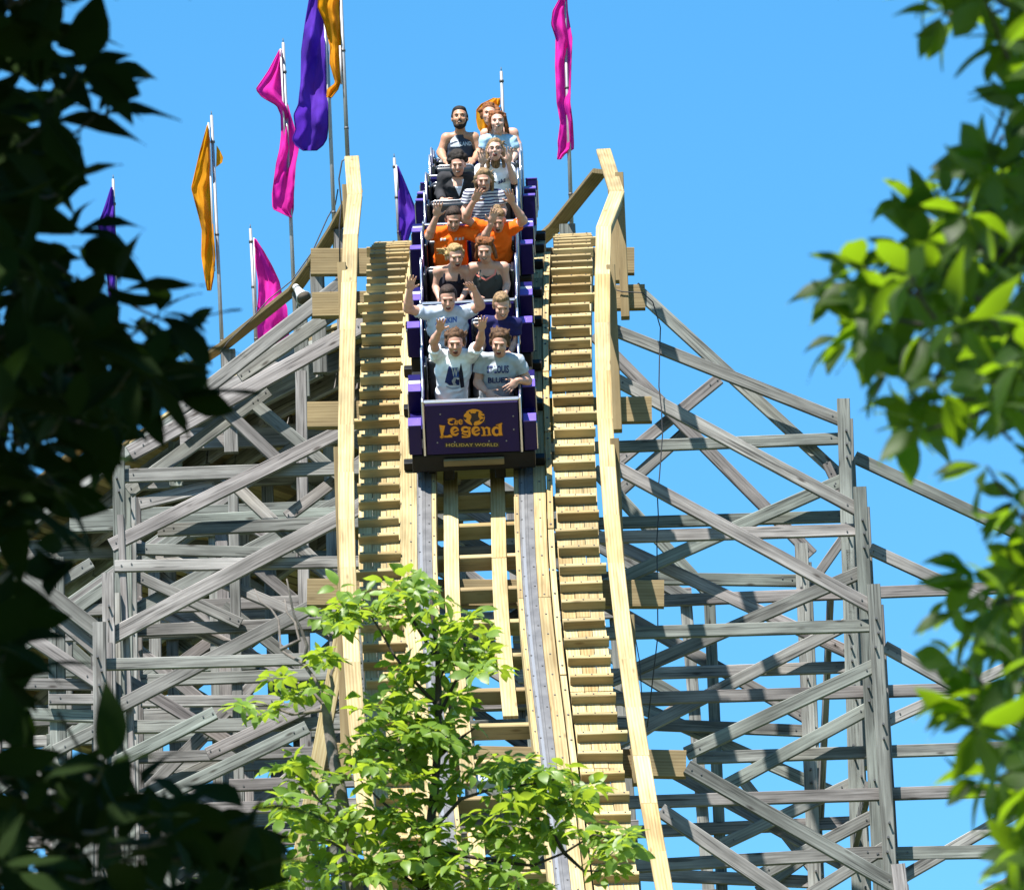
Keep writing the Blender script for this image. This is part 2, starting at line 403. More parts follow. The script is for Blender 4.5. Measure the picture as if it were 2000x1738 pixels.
for s, px in CX:
    y = float(np.interp(s, TAB[:, 0], TAB[:, 1])); z = float(np.interp(s, TAB[:, 0], TAB[:, 2]))
    _cs.append((s, unp(px, proj((-.34, y, z))[1], y).x))
_cs = np.array(_cs)
_sx = np.arange(-16, 17.01, 0.25); _xx = np.interp(_sx, _cs[:, 0], _cs[:, 1])
for _ in range(6): _xx[1:-1] = (_xx[:-2] + 2 * _xx[1:-1] + _xx[2:]) / 4
def pos(s):
    return Vector((float(np.interp(s, _sx, _xx)), float(np.interp(s, TAB[:, 0], TAB[:, 1])), float(np.interp(s, TAB[:, 0], TAB[:, 2]))))
def frame(s):
    p = pos(s); t = (pos(s + .05) - pos(s - .05)).normalized()
    l = t.cross(Vector((0, 0, 1))).normalized(); n = l.cross(t).normalized()
    return p, t, l, n
def at(s, l, h):
    p, t, lx, n = frame(s); return p + lx * l + n * h
def frame_mat(s):
    p, t, l, n = frame(s); return basis(p, l, t, n)
def sweep(name, s0, s1, ds, sec, mat, parent):
    """a section (l, h) carried along the track"""
    N_ = max(2, int((s1 - s0) / ds) + 1); V = []; Fc = []; k = len(sec)
    for i in range(N_):
        s = s0 + (s1 - s0) * i / (N_ - 1)
        V += [at(s, l, h) for l, h in sec]
    for i in range(N_ - 1):
        for j in range(k):
            a = i * k + j; b = i * k + (j + 1) % k
            Fc.append((a, b, b + k, a + k))
    Fc += [tuple(range(k - 1, -1, -1)), tuple(range((N_ - 1) * k, N_ * k))]
    me = mesh_from(V, Fc, name, mat)
    bm = bmesh.new(); bm.from_mesh(me); bmesh.ops.recalc_face_normals(bm, faces=bm.faces); bm.to_mesh(me); bm.free()
    # carry the object along its own first frame so that the grain runs with it
    M = frame_mat((s0 + s1) / 2)
    M = basis(M.translation, M.col[1].to_3d(), M.col[2].to_3d().cross(M.col[1].to_3d()), M.col[2].to_3d())
    me.transform(M.inverted())
    return obj(name, me, parent, M)
def rect(l0, l1, h0, h1): return [(l0, h0), (l1, h0), (l1, h1), (l0, h1)]
def lump(items, name, mat, parent, r=0.012, hgt=0.012):
    """small bolt heads joined into one part: items are (point, normal)"""
    bm = bmesh.new()
    for p, n in items: bm_tube(bm, [Vector(p) - Vector(n) * .004, Vector(p) + Vector(n) * hgt], r, 6)
    bmesh.ops.recalc_face_normals(bm, faces=bm.faces)
    o = world_mesh_obj(name, from_bm(bm, name, mat), parent); o['kind'] = 'stuff'; return o

S_LO, S_HI = -9.0, 12.0
track = thing('coaster_track', 'steep wooden coaster track with two grey steel topped rails running under the train', 'track', pos(-9))
for sd in (-1, 1):
    # laminated timber stack in butt-jointed lengths
    rail = sweep('rail', S_LO, S_HI, .3, rect(sd * .36 if sd > 0 else -.70, .66 if sd > 0 else -.36, -.20, -.004), PINE, track)
    cuts = [-9, -5.15 if sd > 0 else -6.0, -2.2, 1.4, 5.0, 8.6, 12]
    for a, b in zip(cuts, cuts[1:]):
        lo, hi = (.545, .655) if sd > 0 else (-.695, -.545)
        sweep('top_plank', a + .004, b - .004, .3, rect(lo, hi, -.004, .022), PINE, track)
        lo, hi = (.365, .405) if sd > 0 else (-.405, -.365)
        sweep('inner_plank', a + .004, b - .004, .3, rect(lo, hi, -.004, .018), PINE, track)
    strap = sweep('steel_strap', S_LO, S_HI, .3, [(sd * .475 - .067, -.003), (sd * .475 + .067, -.003), (sd * .475 + .067, .012), (sd * .475 + .012, .012), (sd * .475 + .008, .017), (sd * .475 - .008, .017), (sd * .475 - .012, .012), (sd * .475 - .067, .012)], STEEL, track)
    sweep('wheel_path', S_LO, S_HI, .3, rect(sd * .475 - .046, sd * .475 - .020, .012, .0135), plain('polished_steel', (.36, .36, .37), .28, .6), track)
    it = []
    for i in range(60):
        s = S_LO + .2 + i * .35
        it += [(at(s, sd * .43, .012), frame(s)[3]), (at(s + .17, sd * .52, .012), frame(s)[3]), (at(s, sd * .60, .022), frame(s)[3]), (at(s + .1, sd * .386, .018), frame(s)[3])]
    lump(it, 'rail_bolts', BOLT, track, .009, .006)
    # side guard planks standing proud outside the rail
    g = .70 if sd > 0 else -.76
    cut = [-9, -6.3, -3.6, -1.0, .9, 2.2, 3.4, 4.4, 5.3, 6.2]
    if sd > 0:
        for a, b in zip(cut, cut[1:]):
            sweep('guard_plank', a + .012, b - .012, .3, rect(.668, .722, -.16, .045), PINE, track)
        lump([(at(s, .695, .045), frame(s)[3]) for s in np.arange(-8.9, 6.1, .42)], 'guard_bolts', BOLT, track, .011, .008)
for i in range(34):
    s = -8.8 + i * .60
    p, t, l, n = frame(s)
    board('tie', at(s, -.72, -.285), at(s, .72, -.285), .062, .15, n, PINE if i % 3 else TREATED_SHADE, track)
for i in range(15):
    s = -8.5 + i * .92 + random.uniform(-.08, .08)
    board('chord', at(s, -.85, -.62), at(s, .85, -.62 + random.uniform(-.05, .05)), .14, .055, Vector((0, -1, 0)), GREY, track)
for a, b, l0, l1 in ((-7, -5.2, -.6, .6), (-4.6, -3.0, .6, -.6), (-2.4, -.9, -.6, .6), (-.6, .9, .6, -.6)):
    board('sway_brace', at(a, l0, -.75), at(b, l1, -.75), .13, .05, Vector((0, -1, .2)), GREY, track)
# loose walking planks between the rails
for l0, a, b in ((-.235, -5.0, -2.35), (-.235, -2.34, .6), (.205, -3.9, -1.1), (.205, -1.09, .9), (.215, -6.4, -4.75), (-.22, -8.0, -5.7)):
    sweep('centre_plank', a, b, .3, rect(l0 - .068, l0 + .068, -.218, -.185), PINE, track)
# pale painted steel cross beam low down between the rails
for s in (-4.75,):
    board('cross_beam', at(s, -.36, -.33), at(s, .50, -.33), .11, .09, frame(s)[3], plain('pale_blue_paint', (.42, .52, .66), .5), track)

# ------------------------------------------------------------------ catwalks with their steps
step_mesh = {}
def catwalk(sd, label):
    w0, w1 = (.745, 1.135) if sd > 0 else (-1.09, -.70)
    c = thing('catwalk', label, 'catwalk', at(-8, sd, 0), 'stepped catwalks beside the track')
    wid = (w1 - w0)
    s = -8.9
    k = 0
    while s < 9.2:
        a, b = s, min(s + 1.28, 9.3)
        for j in range(3):
            q0 = w0 + wid * j / 3 + .003; q1 = w0 + wid * (j + 1) / 3 - .003
            off = random.uniform(-.004, .004)
            sweep('deck_plank', a + .004, b - .004, .64, rect(q0, q1, -.06 + off, -.025 + off), PINE, c)
        s = b
        if b >= 9.3: break
    s = -8.85
    it = []
    n_i = 0
    while s < 9.2:
        p, t, l, n = frame(s)
        e0 = w0 + random.uniform(-.012, .012); e1 = w1 + random.uniform(-.014, .014)
        if n_i % 9 == 4: e1 += .06 * (1 if sd > 0 else 0); e0 -= .05 * (1 if sd < 0 else 0)
        dh = random.uniform(-.004, .004); tl = random.uniform(-.006, .006)
        w_ = .052 + random.uniform(-.006, .006)
        t_ = .098
        board('step', at(s - tl, e0, .016 + dh), at(s + tl, e1, .016 + dh), w_, t_, n, PINE, c)
        for q in (.12, .5, .88):
            it.append((at(s, e0 + (e1 - e0) * q, .016 + dh + t_ / 2), n))
        s += .328 + random.uniform(-.012, .012); n_i += 1
    lump(it, 'step_screws', BOLT, c, .0075, .006)
    for q in (w0 + .03, w1 - .03):
        sweep('stringer', -8.9, 9.2, .4, rect(q - .025, q + .025, -.30, -.065), GREY, c)
    return c
catL = catwalk(-1, 'yellow pine stepped catwalk on the left of the track')
catR = catwalk(1, 'yellow pine stepped catwalk on the right of the track')

# ------------------------------------------------------------------ handrails
def hr_s(py):
    ss = np.arange(-9.5, 8.01, .05)
    yy = np.array([proj(pos(s) + Vector((0, 0, .93)))[1] for s in ss])
    if py <= yy.min(): return 8.0
    return float(np.interp(-py, -yy, ss))
HR_R = [(295, 1179), (378, 1205), (446, 1179), (690, 1178), (915, 1186), (1190, 1214), (1440, 1246), (1760, 1302)]
HR_L = [(309, 687), (384, 693), (462, 685), (730, 677), (1000, 677), (1230, 684), (1470, 702), (1760, 742)]
def smooth_rail(t):
    """the rail below its top kink bends gently: even short boards along one curve"""
    out = list(t[:2]); lo = t[2:]
    ys = np.array([p[0] for p in lo], float); xs = np.array([p[1] for p in lo], float)
    c = np.polyfit(ys, xs, 3)
    yy = np.linspace(ys[0], ys[-1], 15)
    return out + [(float(y), float(np.polyval(c, y))) for y in yy]
def handrail(tabl, label, sd):
    tabl = smooth_rail(tabl)
    h = thing('handrail', label, 'handrail', unp(tabl[-1][1], tabl[-1][0], pos(hr_s(tabl[-1][0])).y), 'handrails along the drop')
    pts = []
    for py, px in tabl:
        s = hr_s(py); pts.append((s, unp(px, py, pos(s).y)))
    for (s0, a), (s1, b) in zip(pts, pts[1:]):
        n = frame((s0 + s1) / 2)[3]
        board('top_board', a, b, .148, .045, n, PINE, h)
        board('under_board', a - n * .075 + Vector((sd * .03, 0, 0)), b - n * .075 + Vector((sd * .03, 0, 0)), .04, .10, n, TREATED_SHADE, h)
    return h, pts
hrL, ptsL = handrail(HR_L, 'yellow pine handrail on the left of the drop, flagpole at its top end', -1)
hrR, ptsR = handrail(HR_R, 'yellow pine handrail on the right of the drop, kinked near its top', 1)

# ------------------------------------------------------------------ trestle bents (each one stands in its own plane across the track)
BY = {0: 89.8, 1: 87.3, 2: 85.0, 3: 82.1, 5: 79.4, 4: 77.3}
LBL = {0: 'weathered grey timber trestle bent farthest back, under the crest of the hill',
       1: 'weathered grey timber trestle bent with the highest splayed right post',
       2: 'weathered grey timber trestle bent whose right post top is second highest',
       3: 'weathered grey timber trestle bent whose long left and right posts carry rows of bolts',
       5: 'trestle bent hidden behind the catwalks, only its tan beam ends and grey legs showing',
       4: 'weathered grey timber trestle bent nearest the viewer, low at the bottom of the drop'}
NY = Vector((0, -1, 0))
bent = {}; bolts = {k: [] for k in BY}; screws = {k: [] for k in BY}
for k, Y in BY.items():
    bent[k] = thing('trestle_bent', LBL[k], 'trestle', Vector((pos(0).x, Y, 0)), 'timber trestle bents')
MPX = lambda Y, px: px * (Y / ce) / FPX
def mem(k, name, x1, y1, x2, y2, wpx, layer, mat=None, t=.055, ext0=0, ext1=0):
    """a timber of bent k from one place to another; layer is which side of the posts it is bolted to"""
    Y = BY[k] - layer * .075 + random.uniform(-.006, .006)
    dx, dy = x2 - x1, y2 - y1; L = math.hypot(dx, dy)
    x1 -= dx / L * ext0; y1 -= dy / L * ext0; x2 += dx / L * ext1; y2 += dy / L * ext1
    p, q = unp(x1, y1, Y), unp(x2, y2, Y)
    w = MPX(Y, wpx) * (1.0 if name == 'cap_beam' else .93)
    o = board(name, p, q, w, t, NY, mat or GREY, bent[k])
    for f in (0.02, .98):
        c = p.lerp(q, f)
        d = (q - p).normalized()
        for e in (0, 1):
            cc = c + d * (.10 * e * (1 if f < .5 else -1)) + Vector((0, 0, random.uniform(-.02, .02)))
            if mat is None: screws[k].append((cc + NY * (t / 2), NY))
    return o
def post(k, x1, y1, x2, y2, wpx, depth=.14, bolted=True, ground=True):
    Y = BY[k] - (.21 if bolted else 0)
    p, q = unp(x1, y1, Y), unp(x2, y2, Y)
    d = (q - p).normalized()
    if ground: q = p + d * (p.z / -d.z)
    w = MPX(Y, wpx)
    if bolted:
        depth = .075
        bk_ = Vector((w * .3, .40, .02)); board('post', p + bk_ - Vector((0, 0, .12)), q + bk_, w, .075, NY, GREY, bent[k])
    o = board('post', p, q, w, depth, NY, GREY, bent[k])
    if bolted:
        L = (q - p).length; u = .35; 
        while u < min(L, 9):
            for e in range(random.choice((2, 2, 3))):
                c = p + d * (u + e * .14) + Vector((random.uniform(-.02, .02), 0, 0)) + NY * (depth / 2)
                bolts[k].append((c, NY))
            u += random.uniform(.75, 1.25)
    return o
# caps: tan treated beams under the catwalks, shade put into their brown, one at each bent
CAPS = {1: (607, 513, 1239, 511, 54), 2: (610, 597, 1260, 581, 50), 3: (600, 812, 1273, 801, 52), 5: (600, 1158, 1297, 1161, 54), 4: (628, 1478, 1340, 1493, 54)}
for k, (x1, y1, x2, y2, w) in CAPS.items():
    mem(k, 'cap_beam', x1, y1, x2, y2, w, 1.2, TREATED_SHADE, .09)
    if k > 1: mem(k, 'cap_beam', x1 + 16, y1 + 3, x2 - 14, y2 + 2, w - 4, -1.2, TREATED_SHADE, .09)
    for xx in (760, 1115):
        y = y1 + (y2 - y1) * (xx - x1) / (x2 - x1)
        post(k, xx, y + 5, xx + (xx - 930) * .02 + 12, y + 600, 26, .14, False)
# bent 0 and its far side
M0 = [('ledger', 300, 1020, 640, 1002, 24, 1), ('brace', 260, 1194, 660, 982, 26, 1), ('ledger', 275, 1073, 578, 1081, 24, 1), ('brace', 275, 1069, 612, 1213, 24, -1), ('brace', 270, 1126, 470, 1218, 24, 2),
      ('ledger', 260, 1232, 612, 1218, 26, 1), ('ledger', 289, 1329, 627, 1317, 26, 1), ('brace', 280, 1180, 640, 1352, 24, -1), ('ledger', 289, 1370, 555, 1368, 24, 2), ('ledger', 262, 1480, 640, 1468, 24, 1), ('brace', 262, 1560, 640, 1385, 24, -1), ('ledger', 262, 1640, 640, 1628, 24, 1),
      ('brace', 1216, 711, 1575, 1072, 26, 1), ('brace', 1405, 740, 1205, 904, 25, -1), ('brace', 1337, 846, 1208, 962, 25, -2), ('brace', 1214, 975, 1390, 1165, 25, 1), ('ledger', 1282, 1130, 1557, 1134, 26, 1), ('brace', 1229, 1206, 1572, 1400, 26, -1),
      ('ledger', 1278, 1415, 1568, 1427, 25, 1), ('brace', 1254, 1382, 1606, 1538, 26, -1), ('ledger', 1291, 1622, 1660, 1606, 26, 1), ('ledger', 1315, 1710, 1590, 1722, 26, 1), ('brace', 1440, 1510, 1590, 1700, 22, -1), ('brace', 1480, 1740, 1650, 1620, 22, 2), ('brace', 1662, 1030, 1592, 1130, 20, 1)]
M1 = [('batter_brace', 266, 880, 660, 662, 34, 2), ('batter_brace', 342, 807, 608, 600, 29, 1), ('batter_brace', 262, 952, 524, 763, 30, -1), ('batter_brace', 467, 737, 616, 636, 28, -2), ('brace', 433, 795, 552, 908, 26, 1), ('brace', 475, 771, 662, 930, 26, -1), ('ledger', 242, 930, 662, 915, 29, 2), ('brace', 229, 1060, 662, 845, 30, 3), ('brace', 286, 981, 419, 948, 26, 1),
      ('ledger', 308, 1036, 662, 1021, 27, 1), ('brace', 440, 930, 640, 1120, 26, -2), ('ledger', 246, 1420, 672, 1412, 28, 1), ('brace', 405, 1473, 640, 1363, 28, 2), ('ledger', 448, 1534, 640, 1527, 26, 1), ('brace', 250, 1330, 500, 1480, 26, -1), ('brace', 560, 1010, 660, 935, 25, -2),
      ('batter_brace', 1214, 651, 1638, 819, 26, 2), ('batter_brace', 1261, 582, 1628, 918, 26, -1), ('ledger', 1205, 873, 1640, 857, 25, 1), ('ledger', 1214, 1021, 1636, 1009, 25, -1), ('brace', 1227, 1124, 1642, 940, 28, 1), ('brace', 1217, 1070, 1644, 1268, 26, -2), ('brace', 1256, 1423, 1640, 1226, 27, 1), ('ledger', 1241, 1316, 1650, 1303, 25, -1), ('ledger', 1297, 1173, 2080, 1143, 25, -2),
      ('brace', 1410, 1649, 1652, 1535, 25, 1), ('brace', 1300, 1500, 1650, 1690, 25, -1), ('outrigger', 1669, 893, 2070, 1080, 26, -1), ('gusset', 1614, 905, 1640, 960, 18, 1)]
M2 = [('brace', 210, 1247, 662, 1011, 34, 2), ('ledger', 238, 1106, 664, 1098, 25, 1), ('brace', 234, 1379, 612, 1183, 30, 2), ('ledger', 60, 1336, 200, 1337, 24, 1), ('ledger', 110, 1366, 205, 1366, 22, 2), ('ledger', 3, 1392, 205, 1400, 26, 1), ('brace', 43, 1117, 200, 1240, 33, 2), ('brace', 43, 1150, 195, 1275, 28, 1), ('brace', 41, 1232, 190, 1332, 28, 2), ('brace', 120, 1460, 200, 1420, 26, 1),
      ('ledger', 230, 1585, 640, 1572, 26, 1), ('brace', 225, 1600, 600, 1420, 28, 2), ('brace', 60, 1170, 180, 1100, 24, -1),
      ('batter_brace', 1216, 749, 1668, 992, 28, 2), ('ledger', 1216, 1049, 1672, 1035, 26, 1), ('brace', 1241, 1308, 1676, 1120, 28, 1), ('ledger', 1248, 1364, 2080, 1340, 26, -1), ('brace', 1418, 1534, 1690, 1387, 28, 1), ('ledger', 1360, 1480, 2080, 1456, 26, -1), ('outrigger', 1699, 1072, 2075, 1245, 26, -1), ('outrigger', 1733, 1408, 2075, 1256, 24, -1), ('brace', 1479, 1712, 1700, 1596, 27, 1)]
M3 = [('ledger', 205, 1298, 612, 1287, 25, 1), ('brace', 205, 1500, 420, 1392, 28, 2), ('batter_brace', 1205, 914, 1698, 1183, 28, 2), ('ledger', 1231, 1236, 1700, 1222, 27, 1), ('brace', 1340, 1472, 1704, 1302, 29, 2), ('ledger', 1282, 1565, 2090, 1539, 27, 1), ('outrigger', 1727, 1263, 2085, 1461, 26, -1), ('ledger', 1303, 1688, 1712, 1665, 27, 1), ('ledger', 1745, 1667, 2090, 1659, 28, -1), ('outrigger', 1735, 1728, 2085, 1528, 26, -1), ('brace', 1560, 1760, 1720, 1660, 26, 1), ('outrigger', 1900, 1760, 2085, 1668, 26, -1)]
M4 = [('batter_brace', 1342, 1497, 1750, 1730, 31, 2), ('batter_brace', 1315, 1599, 1545, 1756, 31, 1), ('new_brace', 668, 1240, 578, 1720, 32, 2)]
for k, Ms in ((0, M0), (1, M1), (2, M2), (3, M3), (4, M4)):
    for nm, x1, y1, x2, y2, w, ly in Ms:
        e0 = e1 = 0
        if x1 < 1320 and x1 > 1190 and nm != 'gusset': e0 = 30 if nm == 'batter_brace' else 80
        if x2 > 600 and x2 < 700: e1 = 75
        if nm == 'ledger' and e0: e0 = 230
        if nm == 'ledger' and e1: e1 = 230
        if x1 < 300: e0 = 14
        if x2 > 1560 and x2 < 1770 and nm != 'gusset': e1 = 16
        mem(k, nm if nm != 'new_brace' else 'brace', x1, y1, x2, y2, w, ly, PINE if nm == 'new_brace' else None, .055, e0, e1)
post(0, 255, 935, 264, 1738, 20); post(0, 588, 727, 597, 1430, 22, .12, False); post(0, 455, 948, 470, 1650, 20, .12, False); post(0, 1386, 1178, 1410, 1738, 22, .13, False); post(0, 1565, 1062, 1592, 1738, 26, .13)
post(1, 231, 872, 243, 1738, 24); post(1, 1647, 780, 1676, 1738, 25); post(1, 1660, 1075, 1690, 1738, 18, .10)
post(2, 211, 1120, 221, 1738, 24); post(2, 1679, 952, 1719, 1738, 26); post(2, 99, 1090, 106, 1430, 16, .1, False); post(2, 117, 1090, 122, 1454, 16, .1, False)
post(3, 194, 1216, 199, 1738, 26); post(3, 1706, 1142, 1741, 1738, 26)
post(4, 170, 1480, 172, 1738, 26); post(4, 1754, 1688, 1760, 1738, 27)
post(1, 2072, 1020, 2100, 1738, 25); post(2, 2076, 1190, 2110, 1738, 25); post(3, 2088, 1420, 2110, 1738, 25)
# doubled plies beside the outer posts, standing a little prouder
for k, x, y, y2 in ((1, 1664, 905, 1500), (2, 1694, 1150, 1640), (3, 1722, 1330, 1738), (3, 205, 1400, 1738), (2, 236, 1010, 1560)):
    Y = BY[k] + .02
    p, q = unp(x, y, Y), unp(x + (y2 - y) * .045, y2, Y)
    board('post_ply', p, q, .065, .2, NY, GREY, bent[k])
# lengthwise girts tying each bent to the one behind it: seen almost end on
def girt(k, k2, x1, y1, x2, y2, w=.14, t=.06):
    p, q = unp(x1, y1, BY[k]), unp(x2, y2, BY[k2])
    board('girt', p, q, w, t, Vector((1, 0, 0)), GREY, bent[k])
for k, k2, z0, xs in ((2, 1, 22.4, (1683, 1655)), (3, 2, 20.6, (1716, 1688)), (4, 3, 18.5, (1752, 1722)), (2, 1, 20.2, (228, 246)), (3, 2, 18.4, (214, 228)), (3, 2, 19.6, (214, 228)), (2, 0, 17.6, (1712, 1690))):
    pa = BY[k]; pb = BY[k2]
    def at_z(px, Y, z):
        lo, hi = -500, 2600
        for _ in range(40):
            mid = (lo + hi) / 2
            if unp(px, mid, Y).z > z: lo = mid
            else: hi = mid
        return unp(px, lo, Y)
    board('girt', at_z(xs[0] + 12, pa - .1, z0), at_z(xs[1] + 12, pb + .1, z0), .15, .06, Vector((1, 0, 0)), GREY, bent[k])
board('girt', unp(1622, 1165, BY[1] + .4), unp(1603, 1590, BY[0] - .1), .12, .06, Vector((1, 0, .1)), GREY, bent[0])
for k in BY:
    if bolts[k]: lump([b for b in bolts[k] if b[0].z > 13], 'bolt_heads', BOLT, bent[k], .012, .05)
    if screws[k]: lump([b for b in screws[k] if b[0].z > 13], 'screw_heads', BOLT, bent[k], .009, .008)

# handrail posts rise from the caps
for pts, h, sd in ((ptsL, hrL, -1), (ptsR, hrR, 1)):
    for k in (1, 2, 3, 5, 4):
        x1, y1, x2, y2, w = CAPS[k]
        px = 1200 + {1: 0, 2: 0, 3: 4, 5: 20, 4: 62}[k]
        if sd < 0: px = 688 + {1: 4, 2: 2, 3: 0, 5: 4, 4: 26}[k]
        py = y1 + (y2 - y1) * (px - x1) / (x2 - x1)
        foot = unp(px, py + 40, BY[k] - .16)
        # rail point nearest in distance
        best = min(((abs(p.y - foot.y), p) for i in range(len(pts) - 1) for p in [pts[i][1].lerp(pts[i + 1][1], f) for f in (0, .2, .4, .6, .8, 1)]), key=lambda q: q[0])[1]
        top = Vector((best.x + sd * .075, foot.y, best.z - .02))
        board('handrail_post', Vector((top.x, foot.y, foot.z)), top, .14, .085, Vector((1, 0, 0)), TREATED_SHADE, h)

# ------------------------------------------------------------------ the track that climbs to the crest behind, curving down to the left
BK = [(930, 720, 91.60000000000001), (760, 780, 92.2), (640, 845, 92.80000000000001), (540, 915, 93.60000000000001), (450, 978, 94.5), (360, 1045, 95.4), (270, 1112, 96.5), (180, 1182, 97.7), (60, 1280, 99.30000000000001), (-80, 1400, 101.0)]
BKP = [unp(*b) for b in BK]
def bk(u):
    u = max(0, min(u, len(BKP) - 1.001)); i = int(u); f = u - i
    return BKP[i].lerp(BKP[i + 1], f)
def bkf(u):
    p = bk(u); t = (bk(u + .05) - bk(u - .05)).normalized()
    w = Vector((0, 0, 1)).cross(t).normalized()
    if w.y > 0: w = -w                     # towards the viewer
    n = t.cross(w) if t.cross(w).z > 0 else w.cross(t)
    b = math.radians(12)                    # the turn is banked, its near side up
    return p, t, w * math.cos(b) + n * math.sin(b), n * math.cos(b) - w * math.sin(b)
back = thing('curved_track', 'shaded underside of the timber track curving up from the left behind the drop', 'track', BKP[4])
for i in range(len(BKP) - 1):
    for off in (-1.75, -1.15, -.85, -.5, .5, .85, 1.15, 1.55):
        (p, t, w, n), (q, t2, w2, n2) = bkf(i + .0), bkf(i + .98)
        board('stringer', p + w * off - n * .12, q + w2 * off - n2 * .12, (.24 if abs(off) < 1.5 else .16), .06, w, GREY, back)
    for j in range(7):
        u = i + (j + .5) / 7
        p, t, w, n = bkf(u)
        board('tie', p - w * 1.8 + n * .02, p + w * (1.5 + random.uniform(-.1, .02)) + n * .02, .15, .06, n, PINE if random.random() < .6 else TREATED_SHADE, back)
    for off, wd in ((-1.62, .30), (-1.31, .30), (-1.0, .30), (-.69, .30), (-.38, .30), (-.07, .30), (.24, .30), (.55, .30), (.86, .30), (1.17, .30), (1.43, .18)):
        (p, t, w, n), (q, t2, w2, n2) = bkf(i), bkf(i + .99)
        board('deck_plank', p + w * off + n * .08, q + w2 * off + n2 * .08, wd, .05, n, PINE, back)
# its handrail, near side
RL = [(695, 372, 88.4), (657, 442, 89.0), (610, 517, 89.7), (576, 565, 90.3), (437, 676, 91.9), (330, 745, 93.2), (215, 830, 94.6), (90, 930, 96.2), (-60, 1050, 98.2)]
rlp = [unp(*r) for r in RL]
hb = thing('handrail', 'tan handrail sloping down to the left behind the drop, carrying flagpoles', 'handrail', rlp[3])
for a, b in zip(rlp, rlp[1:]):
    board('top_board', a, b, .15, .05, Vector((0, -.25, 1)), TREATED_SHADE, hb)
for (px, py, Y) in RL[1:]:
    a = unp(px + 9, py + 8, Y); board('handrail_post', a, a - Vector((0, 0, 1.15)), .15, .10, NY, GREY, hb)
# far side handrail: the piece that shows to the right of the train
RR = [(1172, 335, 88.6), (1086, 442, 90.4), (1000, 520, 92.4)]
rrp = [unp(*r) for r in RR]
hc = thing('handrail', 'tan handrail board sloping down behind the right catwalk, meeting the kinked rail', 'handrail', rrp[1])
for a, b in zip(rrp, rrp[1:]): board('top_board', a, b, .16, .05, Vector((0.2, -.45, 1)), TREATED_SHADE, hc)
a = unp(1108, 440, 89.9); board('handrail_post', a, a - Vector((0, 0, .9)), .17, .10, NY, GREY, hc)

# trestle bents below the curving track, one behind the other
def back_bent(px_top, py_top, Y, halfw, label, left_only=False, seed=0):
    rnd = random.Random(seed)
    c = unp(px_top, py_top, Y)
    b = thing('trestle_bent', label, 'trestle', Vector((c.x, Y, 0)), 'timber trestle bents')
    zt = c.z - .3
    offs = [-halfw, -halfw * .42, .0, halfw * .45, halfw]
    for i, o in enumerate(offs):
        dz = abs(o) * .62
        p = Vector((c.x + o, Y, zt - dz)); q = Vector((c.x + o * 1.25, Y, 0))
        board('post', p, q, .13, .13, NY, GREY, b)
    board('cap_beam', Vector((c.x - 1.6, Y - .1, zt)), Vector((c.x + 1.6, Y - .1, zt)), .24, .08, NY, GREY, b)
    for sd in (-1, 1):
        board('batter_brace', Vector((c.x + sd * .3, Y - .12, zt - .1)), Vector((c.x + sd * halfw * 1.02, Y - .12, zt - halfw * .66)), .14, .055, NY, GREY, b)
    z = zt - 1.0; i = 0
    while z > 12.0:
        hw = min(halfw * (1 + (zt - z) * .012), max(.6, (zt - z) / .62))
        board('ledger', Vector((c.x - hw, Y - .10, z + rnd.uniform(-.05, .05))), Vector((c.x + hw, Y - .10, z + rnd.uniform(-.05, .05))), .13, .05, NY, GREY, b)
        zz = z - 1.1
        for x0, x1 in zip(offs, offs[1:]):
            if zz > 12 and abs(x0) < hw + .3 and abs(x1) < hw + .3 and rnd.random() < .8:
                if (i + (x0 > 0)) % 2: x0, x1 = x1, x0
                board('brace', Vector((c.x + x0, Y + (.10 if rnd.random() < .5 else -.16), z)), Vector((c.x + x1, Y + .10, zz - .1)), .13, .05, NY, GREY, b)
        z -= 1.15; i += 1
    return b
back_bent(640, 800, 92.4, 3.0, 'grey timber trestle bent just left of the drop, under the curving track', seed=1)
back_bent(520, 880, 93.6, 3.0, 'grey timber trestle bent under the middle of the curving track', seed=2)
back_bent(330, 1020, 95.6, 3.0, 'grey timber trestle bent beneath the lower left end of the curving track', seed=3)
back_bent(120, 1170, 98.2, 3.0, 'grey timber trestle bent at the far left behind the dark foliage', seed=4)
back_bent(430, 960, 91.0, 3.2, 'grey timber trestle bent half hidden behind the splayed left braces', seed=6)
back_bent(720, 770, 94.6, 3.4, 'grey timber trestle bent in the shade behind the left catwalk', seed=5)

# ------------------------------------------------------------------ the train
def boxmesh(lo, hi, mat, bev=.008, seg=2):
    bm = bmesh.new(); bm_box(bm, lo, hi, bev, seg); return from_bm(bm, 'box', mat)
PROFILE = [(0, .31), (0, .86), (.05, .875), (.14, .83), (.30, .76), (.48, .74), (.62, .79), (.70, .89), (.78, .985), (.86, .985), (.93, .90), (1.02, .80), (1.16, .77), (1.30, .80), (1.40, .90), (1.50, .99), (1.60, .99), (1.68, .93), (1.72, .60), (1.72, .31)]
def side_panel(l0, l1, mat):
    bm = bmesh.new()
    A = [bm.verts.new((l0, a, h)) for a, h in PROFILE]; B = [bm.verts.new((l1, a, h)) for a, h in PROFILE]
    bm.faces.new(A); bm.faces.new(list(reversed(B)))
    n = len(A)
    for i in range(n): bm.faces.new((A[i], B[i], B[(i + 1) % n], A[(i + 1) % n]))
    bmesh.ops.recalc_face_normals(bm, faces=bm.faces)
    return from_bm(bm, 'side_panel', mat)
def side_trim(l, mat):
    bm = bmesh.new(); bm_tube(bm, [(l, a, h + .004) for a, h in PROFILE[:-1]], .010, 6)
    bmesh.ops.recalc_face_normals(bm, faces=bm.faces)
    return from_bm(bm, 'side_trim', mat, True)
